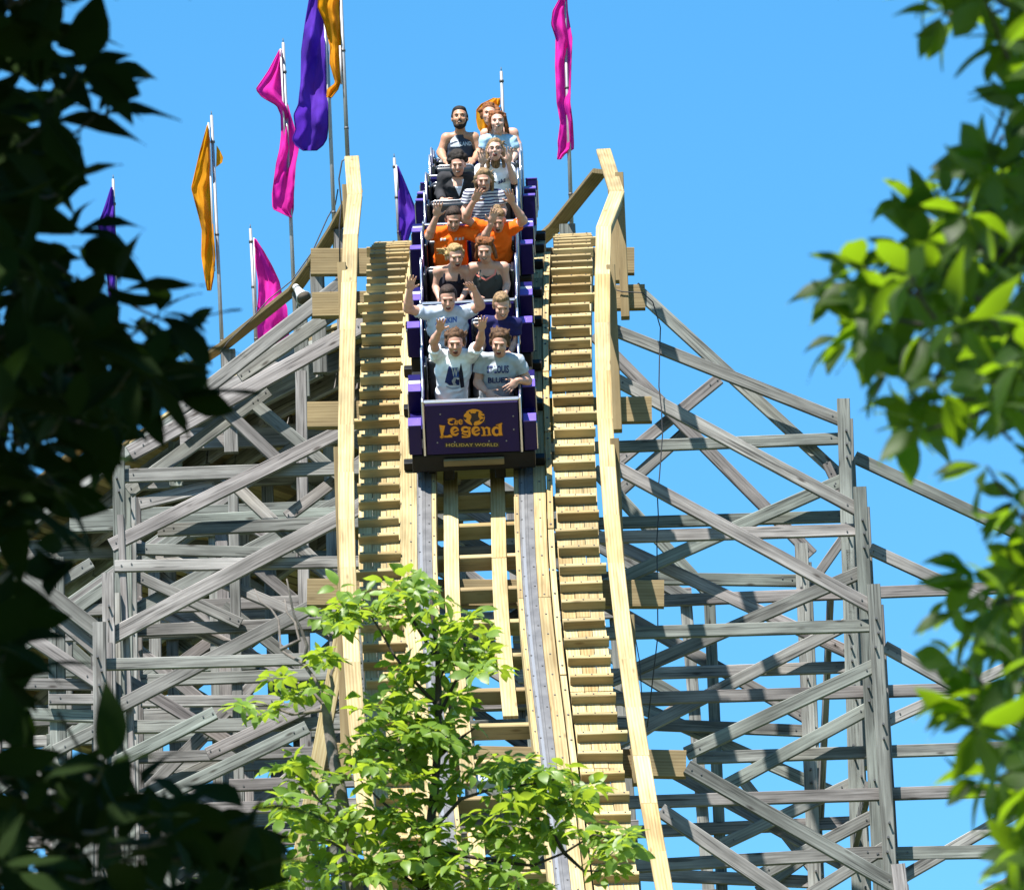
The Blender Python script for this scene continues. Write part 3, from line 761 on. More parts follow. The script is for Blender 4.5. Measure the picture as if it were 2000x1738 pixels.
def bolster(l, sd):
    """padded black inside of the car side beside a rider"""
    bm = bmesh.new()
    bm_box(bm, (min(l, l - sd * .035), .66, .42), (max(l, l - sd * .035), .95, .90), .015, 3)
    for v in bm.verts:
        if v.co.z > .7: v.co.y += .03 if v.co.y > .8 else .10
    return from_bm(bm, 'bolster', VINYL, True)
def build_car(M, label):
    c = thing('coaster_car', label, 'coaster car', M, 'cars of the coaster train')
    A = lambda name, me, par=c: obj(name, me, par, M)
    A('front_panel', boxmesh((-.432, -.012, .315), (.432, .03, .852), PURPLE, .006))
    A('panel_trim', boxmesh((-.44, -.02, .853), (.44, .03, .870), CHROME, .008, 3))
    A('panel_ledge', boxmesh((-.43, -.018, .832), (.43, -.0125, .852), LAVEND, .001))
    for sd in (-1, 1):
        A('side_panel', side_panel(sd * .44, sd * .462, PURPLE)); A('side_trim', side_trim(sd * .455, CHROME))
        A('corner_strip', boxmesh((sd * .452 - .010, -.03, .315), (sd * .452 + .010, -.012, .885), CHROME, .004))
        for a in (0.0, .70):
            f = A('fender', boxmesh((min(sd * .478, sd * .595), a, .315), (max(sd * .478, sd * .595), a + (.155 if a < .5 else .36), .615), PURPLE, .006))
            A('fender_lit_top', boxmesh((min(sd * .476, sd * .597), a - .004, .6155), (max(sd * .476, sd * .597), a + .15, .628), LAVEND, .003), f)  # lavender cap: the sunlit top of the purple block, lit by its colour
            A('fender_edge', boxmesh((min(sd * .5955, sd * .604), a - .002, .33), (max(sd * .5955, sd * .604), a + .03, .60), CHROME, .002), f)
            if a > .5: A('fender_white_strip', boxmesh((min(sd * .478, sd * .59), a + .152, .6155), (max(sd * .478, sd * .59), a + .22, .624), WHITEP, .003), f)  # thin white strip behind the lavender cap
        A('running_board', boxmesh((min(sd * .465, sd * .585), .365, .30), (max(sd * .465, sd * .585), .695, .40), PURPLE, .006))
        for a in (.30, 1.42):
            bm = bmesh.new(); bm_tube(bm, [(sd * .43, a, .125), (sd * .52, a, .125)], .112, 20); w = A('wheel', from_bm(bm, 'wheel', RUBBER, False))
            bm = bmesh.new(); bm_tube(bm, [(sd * .42, a, .125), (sd * .53, a, .125)], .055, 14); A('hub', from_bm(bm, 'hub', BLACKM, False), w)
            A('wheel_bracket', boxmesh((min(sd * .36, sd * .43), a - .16, .03), (max(sd * .36, sd * .43), a + .16, .17), BLACKM, .02))
            A('friction_arm', boxmesh((min(sd * .56, sd * .66), a - .05, .02), (max(sd * .56, sd * .66), a + .05, .10), BLACKM, .01))
        for r in (0, .76):
            me = bolster(sd * .438, sd); me.transform(Matrix.Translation((0, r - .10, 0))); A('bolster', me)
    A('chassis', boxmesh((-.575, .0, .125), (.575, 1.74, .305), BLACKM, .02))
    A('floor', boxmesh((-.43, .03, .306), (.43, 1.70, .335), BLACKM, .004))
    A('axle_beam', boxmesh((-.42, .18, .05), (.42, .30, .124), BLACKM, .02))
    A('bumper_board', boxmesh((-.282, -.045, .20), (.282, -.004, .262), TREATED_SHADE, .006))
    A('coupler', boxmesh((-.07, 1.74, .16), (.07, 2.0, .24), BLACKM, .01))
    for a in (-.12, .12):
        A('chain_dog', boxmesh((a * 2 - .05, .10, -.02), (a * 2 + .05, .30, .124), BLACKM, .012))
    for r in (0, .76):
        A('seat', boxmesh((-.42, r + .33, .336), (.42, r + .76, .43), VINYL, .03, 3))
        for sd in (-1, 1):
            bm = bmesh.new(); bm_box(bm, (min(sd * .012, sd * .405), r + .76, .40), (max(sd * .012, sd * .405), r + .87, .865), .035, 3)
            for v in bm.verts: v.co.y += (v.co.z - .4) * .16
            b = A('backrest', from_bm(bm, 'backrest', VINYL, True))
            bm = bmesh.new()
            yb = r + .895
            bm_tube(bm, [(sd * .02, yb, .83), (sd * .03, yb, .866), (sd * .06, yb, .874), (sd * .36, yb, .874), (sd * .39, yb, .866), (sd * .40, yb, .83)], .0075, 6)
            A('piping', from_bm(bm, 'piping', CHROME, True), b)
        # lap bar and its pads
        bm = bmesh.new(); bm_tube(bm, [(-.41, r + .36, .50), (-.38, r + .36, .60), (-.34, r + .37, .635), (-.10, r + .37, .635), (-.05, r + .36, .60), (.05, r + .36, .60), (.10, r + .37, .635), (.34, r + .37, .635), (.38, r + .36, .60), (.41, r + .36, .50)], .016, 8)
        lb = A('lap_bar', from_bm(bm, 'lap_bar', CHROME, True))
        for sd in (-1, 1):
            bm = bmesh.new(); bm_tube(bm, [(sd * .09, r + .37, .635), (sd * .35, r + .37, .635)], .032, 12); A('bar_pad', from_bm(bm, 'bar_pad', VINYL, True), lb)
    A('divider', boxmesh((-.43, .93, .336), (.43, .96, .80), BLACKM, .008))
    return c
CAR_PITCH = 2.0
CARLBL = ['purple front car of the coaster train with orange lettering on its nose', 'purple second car of the coaster train, carrying the riders in bright orange shirts', 'purple middle car of the coaster train, carrying the rider in a striped shirt', 'purple fourth car of the coaster train, carrying the bearded rider', 'purple rearmost visible car of the coaster train on the crest']
def car_mat(k):
    s = k * CAR_PITCH
    a, b = at(s + .25, 0, 0), at(s + 1.45, 0, 0)
    t = (b - a).normalized(); l = t.cross(Vector((0, 0, 1))).normalized(); n = l.cross(t)
    return basis(a - t * .25 + n * .012, l, t, n)
CARM = [car_mat(k) for k in range(5)]
def copy_tree(o, M, parent=None, M0=None):
    c = o.copy(); place(c, parent, M @ (M0.inverted() @ WM[o.name]))
    for ch in list(o.children): copy_tree(ch, M, c, M0)
    return c
car0 = build_car(CARM[0], CARLBL[0])
cars = [car0]
for k in range(1, 5):
    c = copy_tree(car0, CARM[k], None, CARM[0]); c['label'] = CARLBL[k]; cars.append(c)

# lettering on the nose, as thin painted shapes standing a millimetre off the panel
ORANGE = plain('orange_lettering', (0.85, 0.33, 0.015), 0.5)
LOGODARK = plain('lettering_shadow', (0.012, 0.006, 0.018), 0.5)
LOGORED = plain('lettering_red_edge', (0.16, 0.012, 0.03), 0.5)
YELLOWL = plain('yellow_lettering', (0.50, 0.36, 0.09), 0.5)
def zl(zx, zy, lift):
    px, py = 840 + zx * .085, 790 + zy * .085
    return Vector(((px - 926.5) / 208.5, -.0125 - lift, .845 - (py - 789.5 - (px - 926) * -.035) / 183.0))
def ribbon(bm, pts, lift, grow=0.0):
    pts = [(Vector((p[0], p[1])), p[2]) for p in pts]
    L = []; Rr = []
    for i, (p, w) in enumerate(pts):
        d = (pts[min(i + 1, len(pts) - 1)][0] - pts[max(i - 1, 0)][0]).normalized(); n = Vector((-d.y, d.x))
        e = d * grow * (-1 if i == 0 else (1 if i == len(pts) - 1 else 0))
        L.append(p + e + n * (w / 2 + grow)); Rr.append(p + e - n * (w / 2 + grow))
    V1 = [bm.verts.new(zl(q.x, q.y, lift)) for q in L]; V2 = [bm.verts.new(zl(q.x, q.y, lift)) for q in Rr]
    for i in range(len(pts) - 1): bm.faces.new((V1[i], V1[i + 1], V2[i + 1], V2[i]))
def arc(cx, cy, rx, ry, a0, a1, w0, w1, n=14):
    return [(cx + rx * math.cos(math.radians(a0 + (a1 - a0) * i / n)), cy + ry * math.sin(math.radians(a0 + (a1 - a0) * i / n)), w0 + (w1 - w0) * math.sin(math.pi * i / n)) for i in range(n + 1)]
LEG = {
 'L': [[(335, 500, 130), (328, 560, 105), (322, 640, 75), (318, 690, 48), (325, 735, 62), (345, 772, 95)], [(272, 762, 26), (330, 752, 44), (440, 752, 40), (500, 738, 62), (548, 752, 40)]],
 'e': [arc(622, 632, 78, 84, -20, -330, 26, 66), [(560, 662, 22), (630, 630, 26), (702, 604, 36)]],
 'g': [arc(858, 596, 74, 52, 0, 360, 34, 52, 20), [(952, 540, 60), (940, 600, 48), (946, 690, 56), (938, 745, 50), (880, 765, 30), (770, 758, 44)], [(800, 640, 26), (782, 680, 34), (830, 705, 30), (905, 722, 24), (925, 745, 18)]],
 'e2': [arc(1104, 630, 78, 84, -20, -330, 26, 66), [(1042, 660, 22), (1112, 628, 26), (1186, 602, 36)]],
 'n': [[(1215, 548, 20), (1262, 560, 46), (1282, 640, 50), (1278, 725, 56)], [(1218, 732, 22), (1330, 728, 22)], [(1290, 575, 26), (1345, 552, 40), (1395, 575, 62), (1392, 650, 50), (1402, 722, 56)], [(1345, 730, 20), (1440, 716, 26)]],
 'd': [arc(1560, 640, 74, 84, -40, -320, 34, 64, 16), [(1640, 485, 96), (1650, 540, 72), (1648, 640, 66), (1655, 735, 84)], [(1560, 505, 14), (1630, 488, 30), (1700, 462, 24)]],
 'T': [[(468, 378, 24), (520, 356, 30), (580, 352, 26), (640, 362, 14)], arc(556, 432, 74, 48, -80, -300, 20, 34)],
 'h': [[(650, 376, 16), (640, 410, 26), (622, 485, 30)], [(640, 412, 18), (682, 396, 26), (676, 440, 24), (664, 486, 26)]],
 'e3': [arc(758, 424, 40, 46, -20, -330, 18, 32), [(726, 436, 14), (796, 414, 20)]],
}
def nose_part(name, mat, bm, lbl=None):
    bmesh.ops.recalc_face_normals(bm, faces=bm.faces)
    o = obj(name, from_bm(bm, name, mat), car0, CARM[0])
    if lbl: o['label'] = lbl
    return o
bm = bmesh.new()
for st in LEG.values():
    for p in st: ribbon(bm, p, .0012, 20)
nose_part('lettering_shadow', LOGODARK, bm)
bm = bmesh.new()
for st in LEG.values():
    for p in st: ribbon(bm, p, .0024, 8)
nose_part('lettering_edge', LOGORED, bm)
for key, st in LEG.items():
    bm = bmesh.new()
    for p in st: ribbon(bm, p, .0036)
    nose_part('letter', ORANGE, bm)
# emblem: orange moon with a dark rider and branches
bm = bmesh.new(); bm_poly(bm, [zl(1072 + 242 * math.cos(t), 322 + 184 * math.sin(t), .0016) for t in [i * math.tau / 40 for i in range(40)]])
nose_part('emblem_moon', ORANGE, bm, 'orange moon behind a dark rider silhouette')
bm = bmesh.new()
for poly in ([(955, 195), (985, 205), (1000, 238), (1040, 228), (1075, 238), (1110, 225), (1125, 190), (1180, 195), (1168, 250), (1165, 300), (1200, 372), (1150, 402), (1080, 420), (1052, 470), (1062, 510), (1020, 510), (1002, 450), (968, 400), (1008, 320), (1004, 268), (960, 235)],
             [(830, 200), (905, 205), (870, 240), (845, 255)], [(820, 300), (900, 335), (885, 380), (845, 375)], [(1230, 215), (1320, 230), (1270, 250)], [(1225, 290), (1320, 290), (1290, 330), (1262, 318)], [(1215, 375), (1300, 345), (1262, 400), (1240, 430)], [(1185, 395), (1240, 372), (1215, 425)], [(1330, 400), (1300, 390), (1285, 440), (1310, 470)]):
    bm_poly(bm, [zl(x, y, .0028) for x, y in poly])
nose_part('emblem_rider', LOGODARK, bm)
bm = bmesh.new(); bm_poly(bm, [zl(x, y, .001) for x, y in ((368, 893), (1612, 893), (1612, 1000), (368, 1000))])
nose_part('name_strip', LOGODARK, bm)
def text_mesh(txt, size, bold=0.0, space=1.0):
    cu = bpy.data.curves.new('txt', 'FONT'); cu.body = txt; cu.size = size; cu.align_x = 'CENTER'; cu.align_y = 'CENTER'; cu.offset = bold; cu.space_character = space; cu.resolution_u = 3
    o = bpy.data.objects.new('txt', cu); col.objects.link(o)
    dg = bpy.context.evaluated_depsgraph_get(); me = bpy.data.meshes.new_from_object(o.evaluated_get(dg))
    bpy.data.objects.remove(o); bpy.data.curves.remove(cu)
    return me
me = text_mesh('HOLIDAY WORLD', 1.0, .018, 1.05)
xs = [v.co.x for v in me.vertices]; ys = [v.co.y for v in me.vertices]
for v in me.vertices:
    u = (v.co.x - min(xs)) / (max(xs) - min(xs)); w = (v.co.y - min(ys)) / (max(ys) - min(ys))
    v.co = zl(400 + u * 1180, 980 - w * 70, .0022)
me.materials.clear(); me.materials.append(YELLOWL)
obj('name_lettering', me, car0, CARM[0])
bm = bmesh.new()
for zx, zy in ((205, 888), (600, 878), (1385, 858), (1780, 855), (300, 250), (300, 560), (1960, 300), (1960, 600)):
    p = zl(zx, zy, 0); bm_tube(bm, [p, p + Vector((0, -.006, 0))], .007, 8)
o = nose_part('rivets', GALV, bm); o['kind'] = 'stuff'

# ------------------------------------------------------------------ riders
def skin(name, c):
    c = [v * .84 for v in c]
    m, N, Lk, P = nmat(name)
    tc = N.new('ShaderNodeTexCoord'); n = N.new('ShaderNodeTexNoise'); n.inputs['Scale'].default_value = 16; n.inputs['Detail'].default_value = 4; Lk.new(tc.outputs['Object'], n.inputs['Vector'])
    r = ramp(N, [(0.3, (c[0] * .92, c[1] * .80, c[2] * .78)), (0.7, c)]); Lk.new(n.outputs['Fac'], r.inputs[0]); Lk.new(r.outputs[0], P.inputs['Base Color'])
    P.inputs['Roughness'].default_value = 0.5; P.inputs['Subsurface Weight'].default_value = 0.12; P.inputs['Subsurface Radius'].default_value = (.02, .008, .005); P.inputs['Specular IOR Level'].default_value = .4
    return m
SKIN_FAIR = skin('fair_skin', (0.56, 0.33, 0.245)); SKIN_TAN = skin('tan_skin', (0.46, 0.26, 0.165)); SKIN_PALE = skin('pale_skin', (0.62, 0.41, 0.33))
def hairm(name, c):
    c = [v * .62 for v in c]
    m, N, Lk, P = nmat(name)
    tc = N.new('ShaderNodeTexCoord'); n = N.new('ShaderNodeTexNoise'); n.inputs['Scale'].default_value = 55; n.inputs['Detail'].default_value = 3
    mp = N.new('ShaderNodeMapping'); mp.inputs['Scale'].default_value = (1, 1, .35); Lk.new(tc.outputs['Object'], mp.inputs[0]); Lk.new(mp.outputs[0], n.inputs['Vector'])
    r = ramp(N, [(0.35, [v * .45 for v in c]), (0.65, [v * 1.35 for v in c])]); Lk.new(n.outputs['Fac'], r.inputs[0]); Lk.new(r.outputs[0], P.inputs['Base Color'])
    P.inputs['Roughness'].default_value = 0.75; P.inputs['Specular IOR Level'].default_value = .25; b = N.new('ShaderNodeBump'); b.inputs['Strength'].default_value = .7; b.inputs['Distance'].default_value = .01; Lk.new(n.outputs['Fac'], b.inputs['Height']); Lk.new(b.outputs[0], P.inputs['Normal'])
    return m
H_BROWN = hairm('brown_hair', (0.11, 0.055, 0.025)); H_DARK = hairm('dark_hair', (0.022, 0.016, 0.013)); H_BLOND = hairm('blonde_hair', (0.48, 0.31, 0.13)); H_RED = hairm('reddish_hair', (0.25, 0.085, 0.025)); H_SAND = hairm('sandy_hair', (0.30, 0.19, 0.095)); H_DKBR = hairm('dark_brown_hair', (0.045, 0.026, 0.018))
EYE = plain('eye_dark', (0.075, 0.04, 0.028), .3); MOUTH = plain('mouth_inside', (0.12, 0.02, 0.017), .5); LIP = plain('lips', (0.42, 0.15, 0.12), .5); TEETH = plain('teeth', (0.6, 0.57, 0.5), .4)
def car_pt(k, px, py, a):
    """rider-space point (l, a, h) in car k at distance a behind its nose that the photograph shows at (px, py)"""
    Mi = CARM[k].inverted(); o = Mi @ CAM; d = Mi.to_3x3() @ ray(px, py)
    return o + d * ((a - o.y) / d.y)
def hand(bm, wr, tip, side, normal, curl=0.25, r=.0092):
    """palm, four unequal fingers and a thumb that leaves the side of the palm"""
    d = (tip - wr); Ln = max(.15, min(.19, d.length)); d.normalize()
    side = (side - d * side.dot(d)).normalized()            # towards the thumb
    nrm = d.cross(side)
    if nrm.dot(normal) < 0: nrm = -nrm                      # palm side
    rot = Matrix((side, nrm, d)).transposed()
    pc = wr + d * .052
    k_old = bm.k; bm.k = .007
    bm_ell(bm, pc, (.041, .017, .053), rot, 14, 10)
    bm_ell(bm, wr + d * .03 + side * .012, (.03, .018, .036), rot, 12, 8)
    for i, (o, ln, sp) in enumerate(((.030, .070, .16), (.010, .080, .04), (-.010, .075, -.08), (-.030, .060, -.22))):
        b0 = wr + d * .088 + side * o
        dd = (d + side * sp).normalized()
        b1 = b0 + dd * ln * .5; b2 = b1 + (dd + nrm * curl).normalized() * ln * .5
        bm_cap(bm, b0, b1, r, r * .95, False, 8); bm_cap(bm, b1, b2, r * .95, r * .78, False, 8)
    t0 = wr + d * .028 + side * .026; t1 = t0 + (d * .55 + side * .8 + nrm * .2).normalized() * .042; t2 = t1 + (d * .8 + side * .5 + nrm * .25).normalized() * .034
    bm_cap(bm, t0, t1, r * 1.25, r * 1.1, False, 8); bm_cap(bm, t1, t2, r * 1.1, r * .85, False, 8)
    bm.k = k_old
def rider(k, row, spec):
    M = CARM[k]
    sa = .62 + .76 * row                                     # where the rider sits
    P = lambda px, py, da=0.0: car_pt(k, px, py, sa + da)
    seat = Vector((spec['seat'], sa + .05, .44))
    ML = M @ Matrix.Translation(seat)
    t = thing('person', spec['label'], 'person', ML, 'riders on the coaster train')
    loc = lambda v: v - seat
    vox = spec.get('vox', .0075)
    F_ = Vector((0, -1, 0)); Z_ = Vector((0, 0, 1)); X_ = Vector((1, 0, 0))
    shL, shR = P(*spec['sh'][0]), P(*spec['sh'][1])
    hd = P(*spec['head'])
    sm_ = (shL + shR) / 2; sw = (shR - shL).length / 2
    ax = (sm_ - seat); ax_n = ax.normalized()
    nb = sm_ + ax_n * .035
    g = spec.get('girth', 1.0)
    torso = [(seat + Vector((0, 0, .02)), (.165 * g, .125 * g, .12)), (seat.lerp(sm_, .30), (.148 * g, .108 * g, .14)), (seat.lerp(sm_, .52), (.150 * g, .110 * g, .14)), (seat.lerp(sm_, .74), (min(.18, sw * .96), .106 * g, .15)), (seat.lerp(sm_, .88), (sw * .88, .095, .085))]
    b = Field(.035)
    for c, r in torso: bm_ell(b, c, r, None, 18, 12)
    b.k = .022
    for s_ in (shL, shR):
        bm_ell(b, s_, (.052, .052, .052)); bm_cap(b, nb - ax_n * .01, s_ + Vector((0, 0, .012)), .048, .042, False, 10)
    bm_cap(b, nb - ax_n * .03 + Vector((0, .012, 0)), hd + Vector((0, .02, -.055)), .056 * spec.get('neck', 1), .050 * spec.get('neck', 1), False, 12)
    for sd in (-1, 1):
        kn = seat + Vector((sd * .10, -.36, .06)); bm_cap(b, seat + Vector((sd * .09, 0, 0)), kn, .075, .06, False, 10)
    # arms: shoulder, elbow, wrist, fingertips
    arms = spec['arms']; sl = []
    for s_, A, sd in ((shL, arms[0], -1), (shR, arms[1], 1)):
        if A is None: continue
        e, w, ti = P(*A[0]), P(*A[1]), P(*A[2])
        r_ = spec.get('armr', 1.0)
        bm_cap(b, s_, e, .049 * r_, .039 * r_, False, 12); bm_cap(b, e, e.lerp(w, .3), .039 * r_, .041 * r_, False, 12); bm_cap(b, e.lerp(w, .3), w, .041 * r_, .026 * r_, False, 12)
        up = A[3] if len(A) > 3 else 'up'
        inward = Vector((-sd, 0, 0))
        if up == 'up': hand(b, w, w + (ti - w), inward, F_ + Z_ * .4, .15 + random.random() * .2)
        elif up == 'face': hand(b, w, w + (ti - w), inward, Vector((0, 1, 0)), .3)
        else: hand(b, w, w + (ti - w), inward + Z_ * .6, -Z_, .7)
        sl.append((s_, e, sd))
    # head
    hz = (Vector((spec.get('tilt', 0), 0, 1))).normalized()
    pit, yaw = math.radians(spec.get('pitch', 14)), math.radians(spec.get('yaw', 0))
    fw = Vector((math.sin(yaw), -math.cos(yaw) * math.cos(pit), math.sin(pit))).normalized()
    rx = fw.cross(hz).normalized(); rx = rx if rx.x > 0 else -rx
    uz = rx.cross(-fw).normalized() if rx.cross(-fw).z > 0 else -rx.cross(-fw).normalized()
    HR = Matrix((rx, fw, uz)).transposed(); q = spec.get('hs', 1.0)
    Hp = lambda x, y, z: hd + HR @ Vector((x * q, y * q, z * q))
    rr = lambda *a: tuple(v * q for v in a)
    b.k = .012
    for c, r in (((0, -.014, .028), (.076, .094, .090)), ((0, .018, -.03), (.063, .070, .088)), ((0, .034, -.082), (.044, .044, .038)), ((0, .072, .024), (.052, .020, .012)), ((-.036, .058, -.028), (.027, .027, .027)), ((.036, .058, -.028), (.027, .027, .027)), ((0, .078, -.066), (.026, .013, .018)), ((-.077, -.006, -.006), (.011, .021, .031)), ((.077, -.006, -.006), (.011, .021, .031))):
        bm_ell(b, Hp(*c), rr(*r), HR, 16, 12)
    bm_cap(b, Hp(0, .082, .012), Hp(0, .104, -.030), .009 * q, .0135 * q, False, 8)
    bm_ell(b, Hp(0, .088, -.034), rr(.019, .012, .010), HR, 10, 8)
    sk = spec['skin']
    body = obj('body', bake(b, vox, sk, 2, 0, 0, 'body', seat), t, ML)
    def child(name, bm_, mat, parent=body, smooth=True):
        bmesh.ops.translate(bm_, verts=bm_.verts, vec=-seat); bmesh.ops.recalc_face_normals(bm_, faces=bm_.faces)
        return obj(name, from_bm(bm_, name, mat, smooth), parent, ML)
    # face
    sq = spec.get('squint', .55)
    for sd in (-1, 1):
        e = bmesh.new(); bm_ell(e, Hp(sd * .031, .080, .002), rr(.012, .008, .0075 * sq + .001), HR, 10, 8); child('eye', e, EYE)
        e = bmesh.new(); bm_tube(e, [Hp(sd * .012, .090, .018), Hp(sd * .030, .091, .024), Hp(sd * .048, .079, .018)], [.0025 * q, .004 * q, .0022 * q], 6); child('eyebrow', e, spec['hair'])
    mo = spec.get('mouth', 'open')
    if mo == 'open':
        e = bmesh.new(); bm_ell(e, Hp(0, .083, -.068), rr(.024, .012, .0195), HR, 14, 8); child('mouth', e, MOUTH)
        e = bmesh.new(); bm_ell(e, Hp(0, .0895, -.0565), rr(.016, .006, .0042), HR, 10, 6); child('teeth', e, TEETH)
    elif mo == 'smile':
        e = bmesh.new(); bm_tube(e, [Hp(-.027, .079, -.054), Hp(-.012, .090, -.065), Hp(.012, .090, -.065), Hp(.027, .079, -.054)], [.003 * q, .007 * q, .007 * q, .003 * q], 8); child('mouth', e, MOUTH)
        e = bmesh.new(); bm_tube(e, [Hp(-.019, .0875, -.0575), Hp(0, .0965, -.0625), Hp(.019, .0875, -.0575)], [.002 * q, .0045 * q, .002 * q], 6); child('teeth', e, TEETH)
    # hair
    rnd = random.Random(int(spec['head'][0] * 7 + spec['head'][1]))
    e = Field(.03); st = spec.get('style', 'short')
    bm_ell(e, Hp(0, -.026, .039), rr(.081, .093, .089), HR, 18, 12)
    bm_ell(e, Hp(0, .006, .086), rr(.060, .058, .034), HR, 14, 10)
    e.k = .012
    if st == 'short':
        for sd in (-1, 1): bm_ell(e, Hp(sd * .074, -.012, .018), rr(.012, .034, .030), HR, 12, 8)
    if st in ('swept', 'fluffy'):
        for i in range(46 if st == 'swept' else 64):
            th = rnd.uniform(-2.5, 2.5); el = rnd.uniform(.05, 1.45)
            if abs(th) < 1.15 and el < 1.0: continue
            v0 = Vector((math.sin(th) * math.cos(el) * .090, -.022 + math.cos(th) * math.cos(el) * .085, .042 + math.sin(el) * .084))
            r0 = rnd.uniform(.014, .026) * (1.2 if st == 'fluffy' else 1)
            bm_ell(e, Hp(*v0), rr(r0, r0 * 1.2, r0), HR, 8, 6)
            if rnd.random() < .3: bm_cap(e, Hp(*v0), Hp(*(v0 + Vector((v0.x * .35, -.03, .018 + rnd.random() * .014)))), .013 * q, .007 * q, False, 6)
        for sd in (-1, 1): bm_ell(e, Hp(sd * .082, -.025, .012), rr(.020, .045, .045), HR, 12, 8)
    if st in ('long', 'pony'):
        for sd in (-1, 1):
            ln = .17 if st == 'long' else .03
            bm_cap(e, Hp(sd * .074, -.022, .02), Hp(sd * .082, -.035, -ln), .030 * q, .018 * q, False, 10)
        bm_cap(e, Hp(0, -.07, .02), Hp(0, -.08, -.14 if st == 'long' else -.06), .06 * q, .045 * q, False, 12)
        for i in range(8):
            sd = rnd.choice((-1, 1)); z0 = rnd.uniform(-.02, .09)
            bm_cap(e, Hp(sd * .075, -.03, z0), Hp(sd * rnd.uniform(.085, .13), -.08, z0 + rnd.uniform(-.06, .06)), .010 * q, .004 * q, False, 6)
    if st == 'pony':
        for i in range(6): bm_cap(e, Hp(-.06, -.06, .03 + i * .006), Hp(-.14 - .03 * rnd.random(), -.09, .015 + i * .011), .012 * q, .005 * q, False, 6)
    if st == 'bushy':
        for i in range(60):
            th = rnd.uniform(0, math.tau); el = rnd.uniform(-.35, 1.5)
            v0 = Vector((math.cos(th) * math.cos(el) * .088, -.032 + math.sin(th) * math.cos(el) * .088, .045 + math.sin(el) * .085))
            if v0.y > .03 and v0.z < .085: continue
            bm_ell(e, Hp(*v0), rr(*(rnd.uniform(.018, .036),) * 3), HR, 8, 6)
    if st == 'bob':
        for sd in (-1, 1):
            for i in range(9):
                z0 = .06 - i * .006; x0 = .074 + .006 * math.sin(i * 1.7)
                bm_cap(e, Hp(sd * x0, .02 - i * .012, z0), Hp(sd * (x0 + .012 + rnd.uniform(-.01, .02)), -.01 - i * .014, -.075 + rnd.uniform(-.03, .03)), .016 * q, .009 * q, False, 8)
        bm_cap(e, Hp(0, -.08, .04), Hp(0, -.095, -.07), .066 * q, .05 * q, False, 10)
        for i in range(12):
            th = rnd.uniform(-2.4, 2.4); bm_ell(e, Hp(math.sin(th) * .07, -.02 + math.cos(th) * .05, .095 + rnd.uniform(-.01, .02)), rr(.024, .03, .018), HR)
    if st == 'up':
        bm_ell(e, Hp(0, -.04, .125), rr(.04, .04, .03), HR, 10, 8)
    hm = bake(e, .006, spec['hair'], 1, .004, rnd.random() * 9, 'hair', seat)
    hair = obj('hair', hm, body, ML)
    if spec.get('beard'):
        e = Field(.012)
        bm_ell(e, Hp(0, .036, -.092), rr(.047, .046, .033), HR, 14, 10)
        for sd in (-1, 1): bm_cap(e, Hp(sd * .060, .012, -.03), Hp(sd * .040, .040, -.085), .016 * q, .022 * q, False, 8)
        bm_tube(e, [Hp(-.028, .083, -.056), Hp(0, .096, -.048), Hp(.028, .083, -.056)], [.004 * q, .007 * q, .004 * q], 6)
        obj('beard', bake(e, .006, spec['hair'], 1, .002, 2, 'beard', seat), body, ML)
    if spec.get('glasses'):
        e = bmesh.new()
        for sd in (-1, 1):
            bm_tube(e, [Hp(sd * .031 + .020 * math.cos(a_), .096, .002 + .016 * math.sin(a_)) for a_ in [i * math.tau / 12 for i in range(13)]], .0024 * q, 6, False)
            bm_tube(e, [Hp(sd * .051, .095, .004), Hp(sd * .078, .0, .006)], .0022 * q, 6)
        bm_tube(e, [Hp(-.011, .096, .004), Hp(.011, .096, .004)], .0022 * q, 6); child('glasses', e, BLACKM)
    # clothes
    kind = spec['top']; grow = .016
    e = Field(.035)
    for c, r in torso[:-1]: bm_ell(e, c, (r[0] + grow, r[1] + grow, r[2] + grow * .5), None, 18, 12)
    if kind != 'tank':
        c, r = torso[-1]; e.k = .025; bm_ell(e, c, (r[0] + grow, r[1] + grow, r[2] + .004), None, 18, 12)
    if kind in ('tee', 'long', 'vest'):
        for s_ in (shL, shR): bm_cap(e, nb - ax_n * .012, (s_ if kind != 'vest' else nb.lerp(s_, .72)) + Vector((0, 0, .012)), .056, .052 if kind != 'vest' else .03, False, 10)
    if kind in ('tee', 'long'):
        for s_, el_, sd in sl:
            f = spec.get('sleeve', .58) if kind == 'tee' else 1.0
            en = s_.lerp(el_, f); d_ = (el_ - s_).normalized()
            bm_cap(e, s_, en, .062, .060 if kind == 'tee' else .050, kind == 'tee', 16)
    if kind == 'long':
        for (s_, el_, sd), A in zip(sl, [a_ for a_ in arms if a_ is not None]):
            bm_cap(e, el_, el_.lerp(P(*A[1]), .85), .050, .038, True, 14)
    if kind == 'tank':
        for s_, sd in ((shL, -1), (shR, 1)):
            top = nb.lerp(s_, .42)
            bm_cap(e, top + Vector((0, .01, .036)), seat.lerp(sm_, .74) + Vector((sd * .075, -.105, .05)), .011, .013, False, 8)
            bm_cap(e, top + Vector((0, .01, .036)), seat.lerp(sm_, .74) + Vector((sd * .08, .10, .05)), .011, .012, False, 8)
    sh = obj(spec.get('cloth_name', 'shirt'), bake(e, vox * 1.15, spec['cloth'], 2, .0085 if kind in ('tee', 'long') else .004, spec['head'][0] % 13, 'shirt', seat), body, ML)
    bvh = BVHTree.FromPolygons([v.co for v in sh.data.vertices], [p.vertices for p in sh.data.polygons])
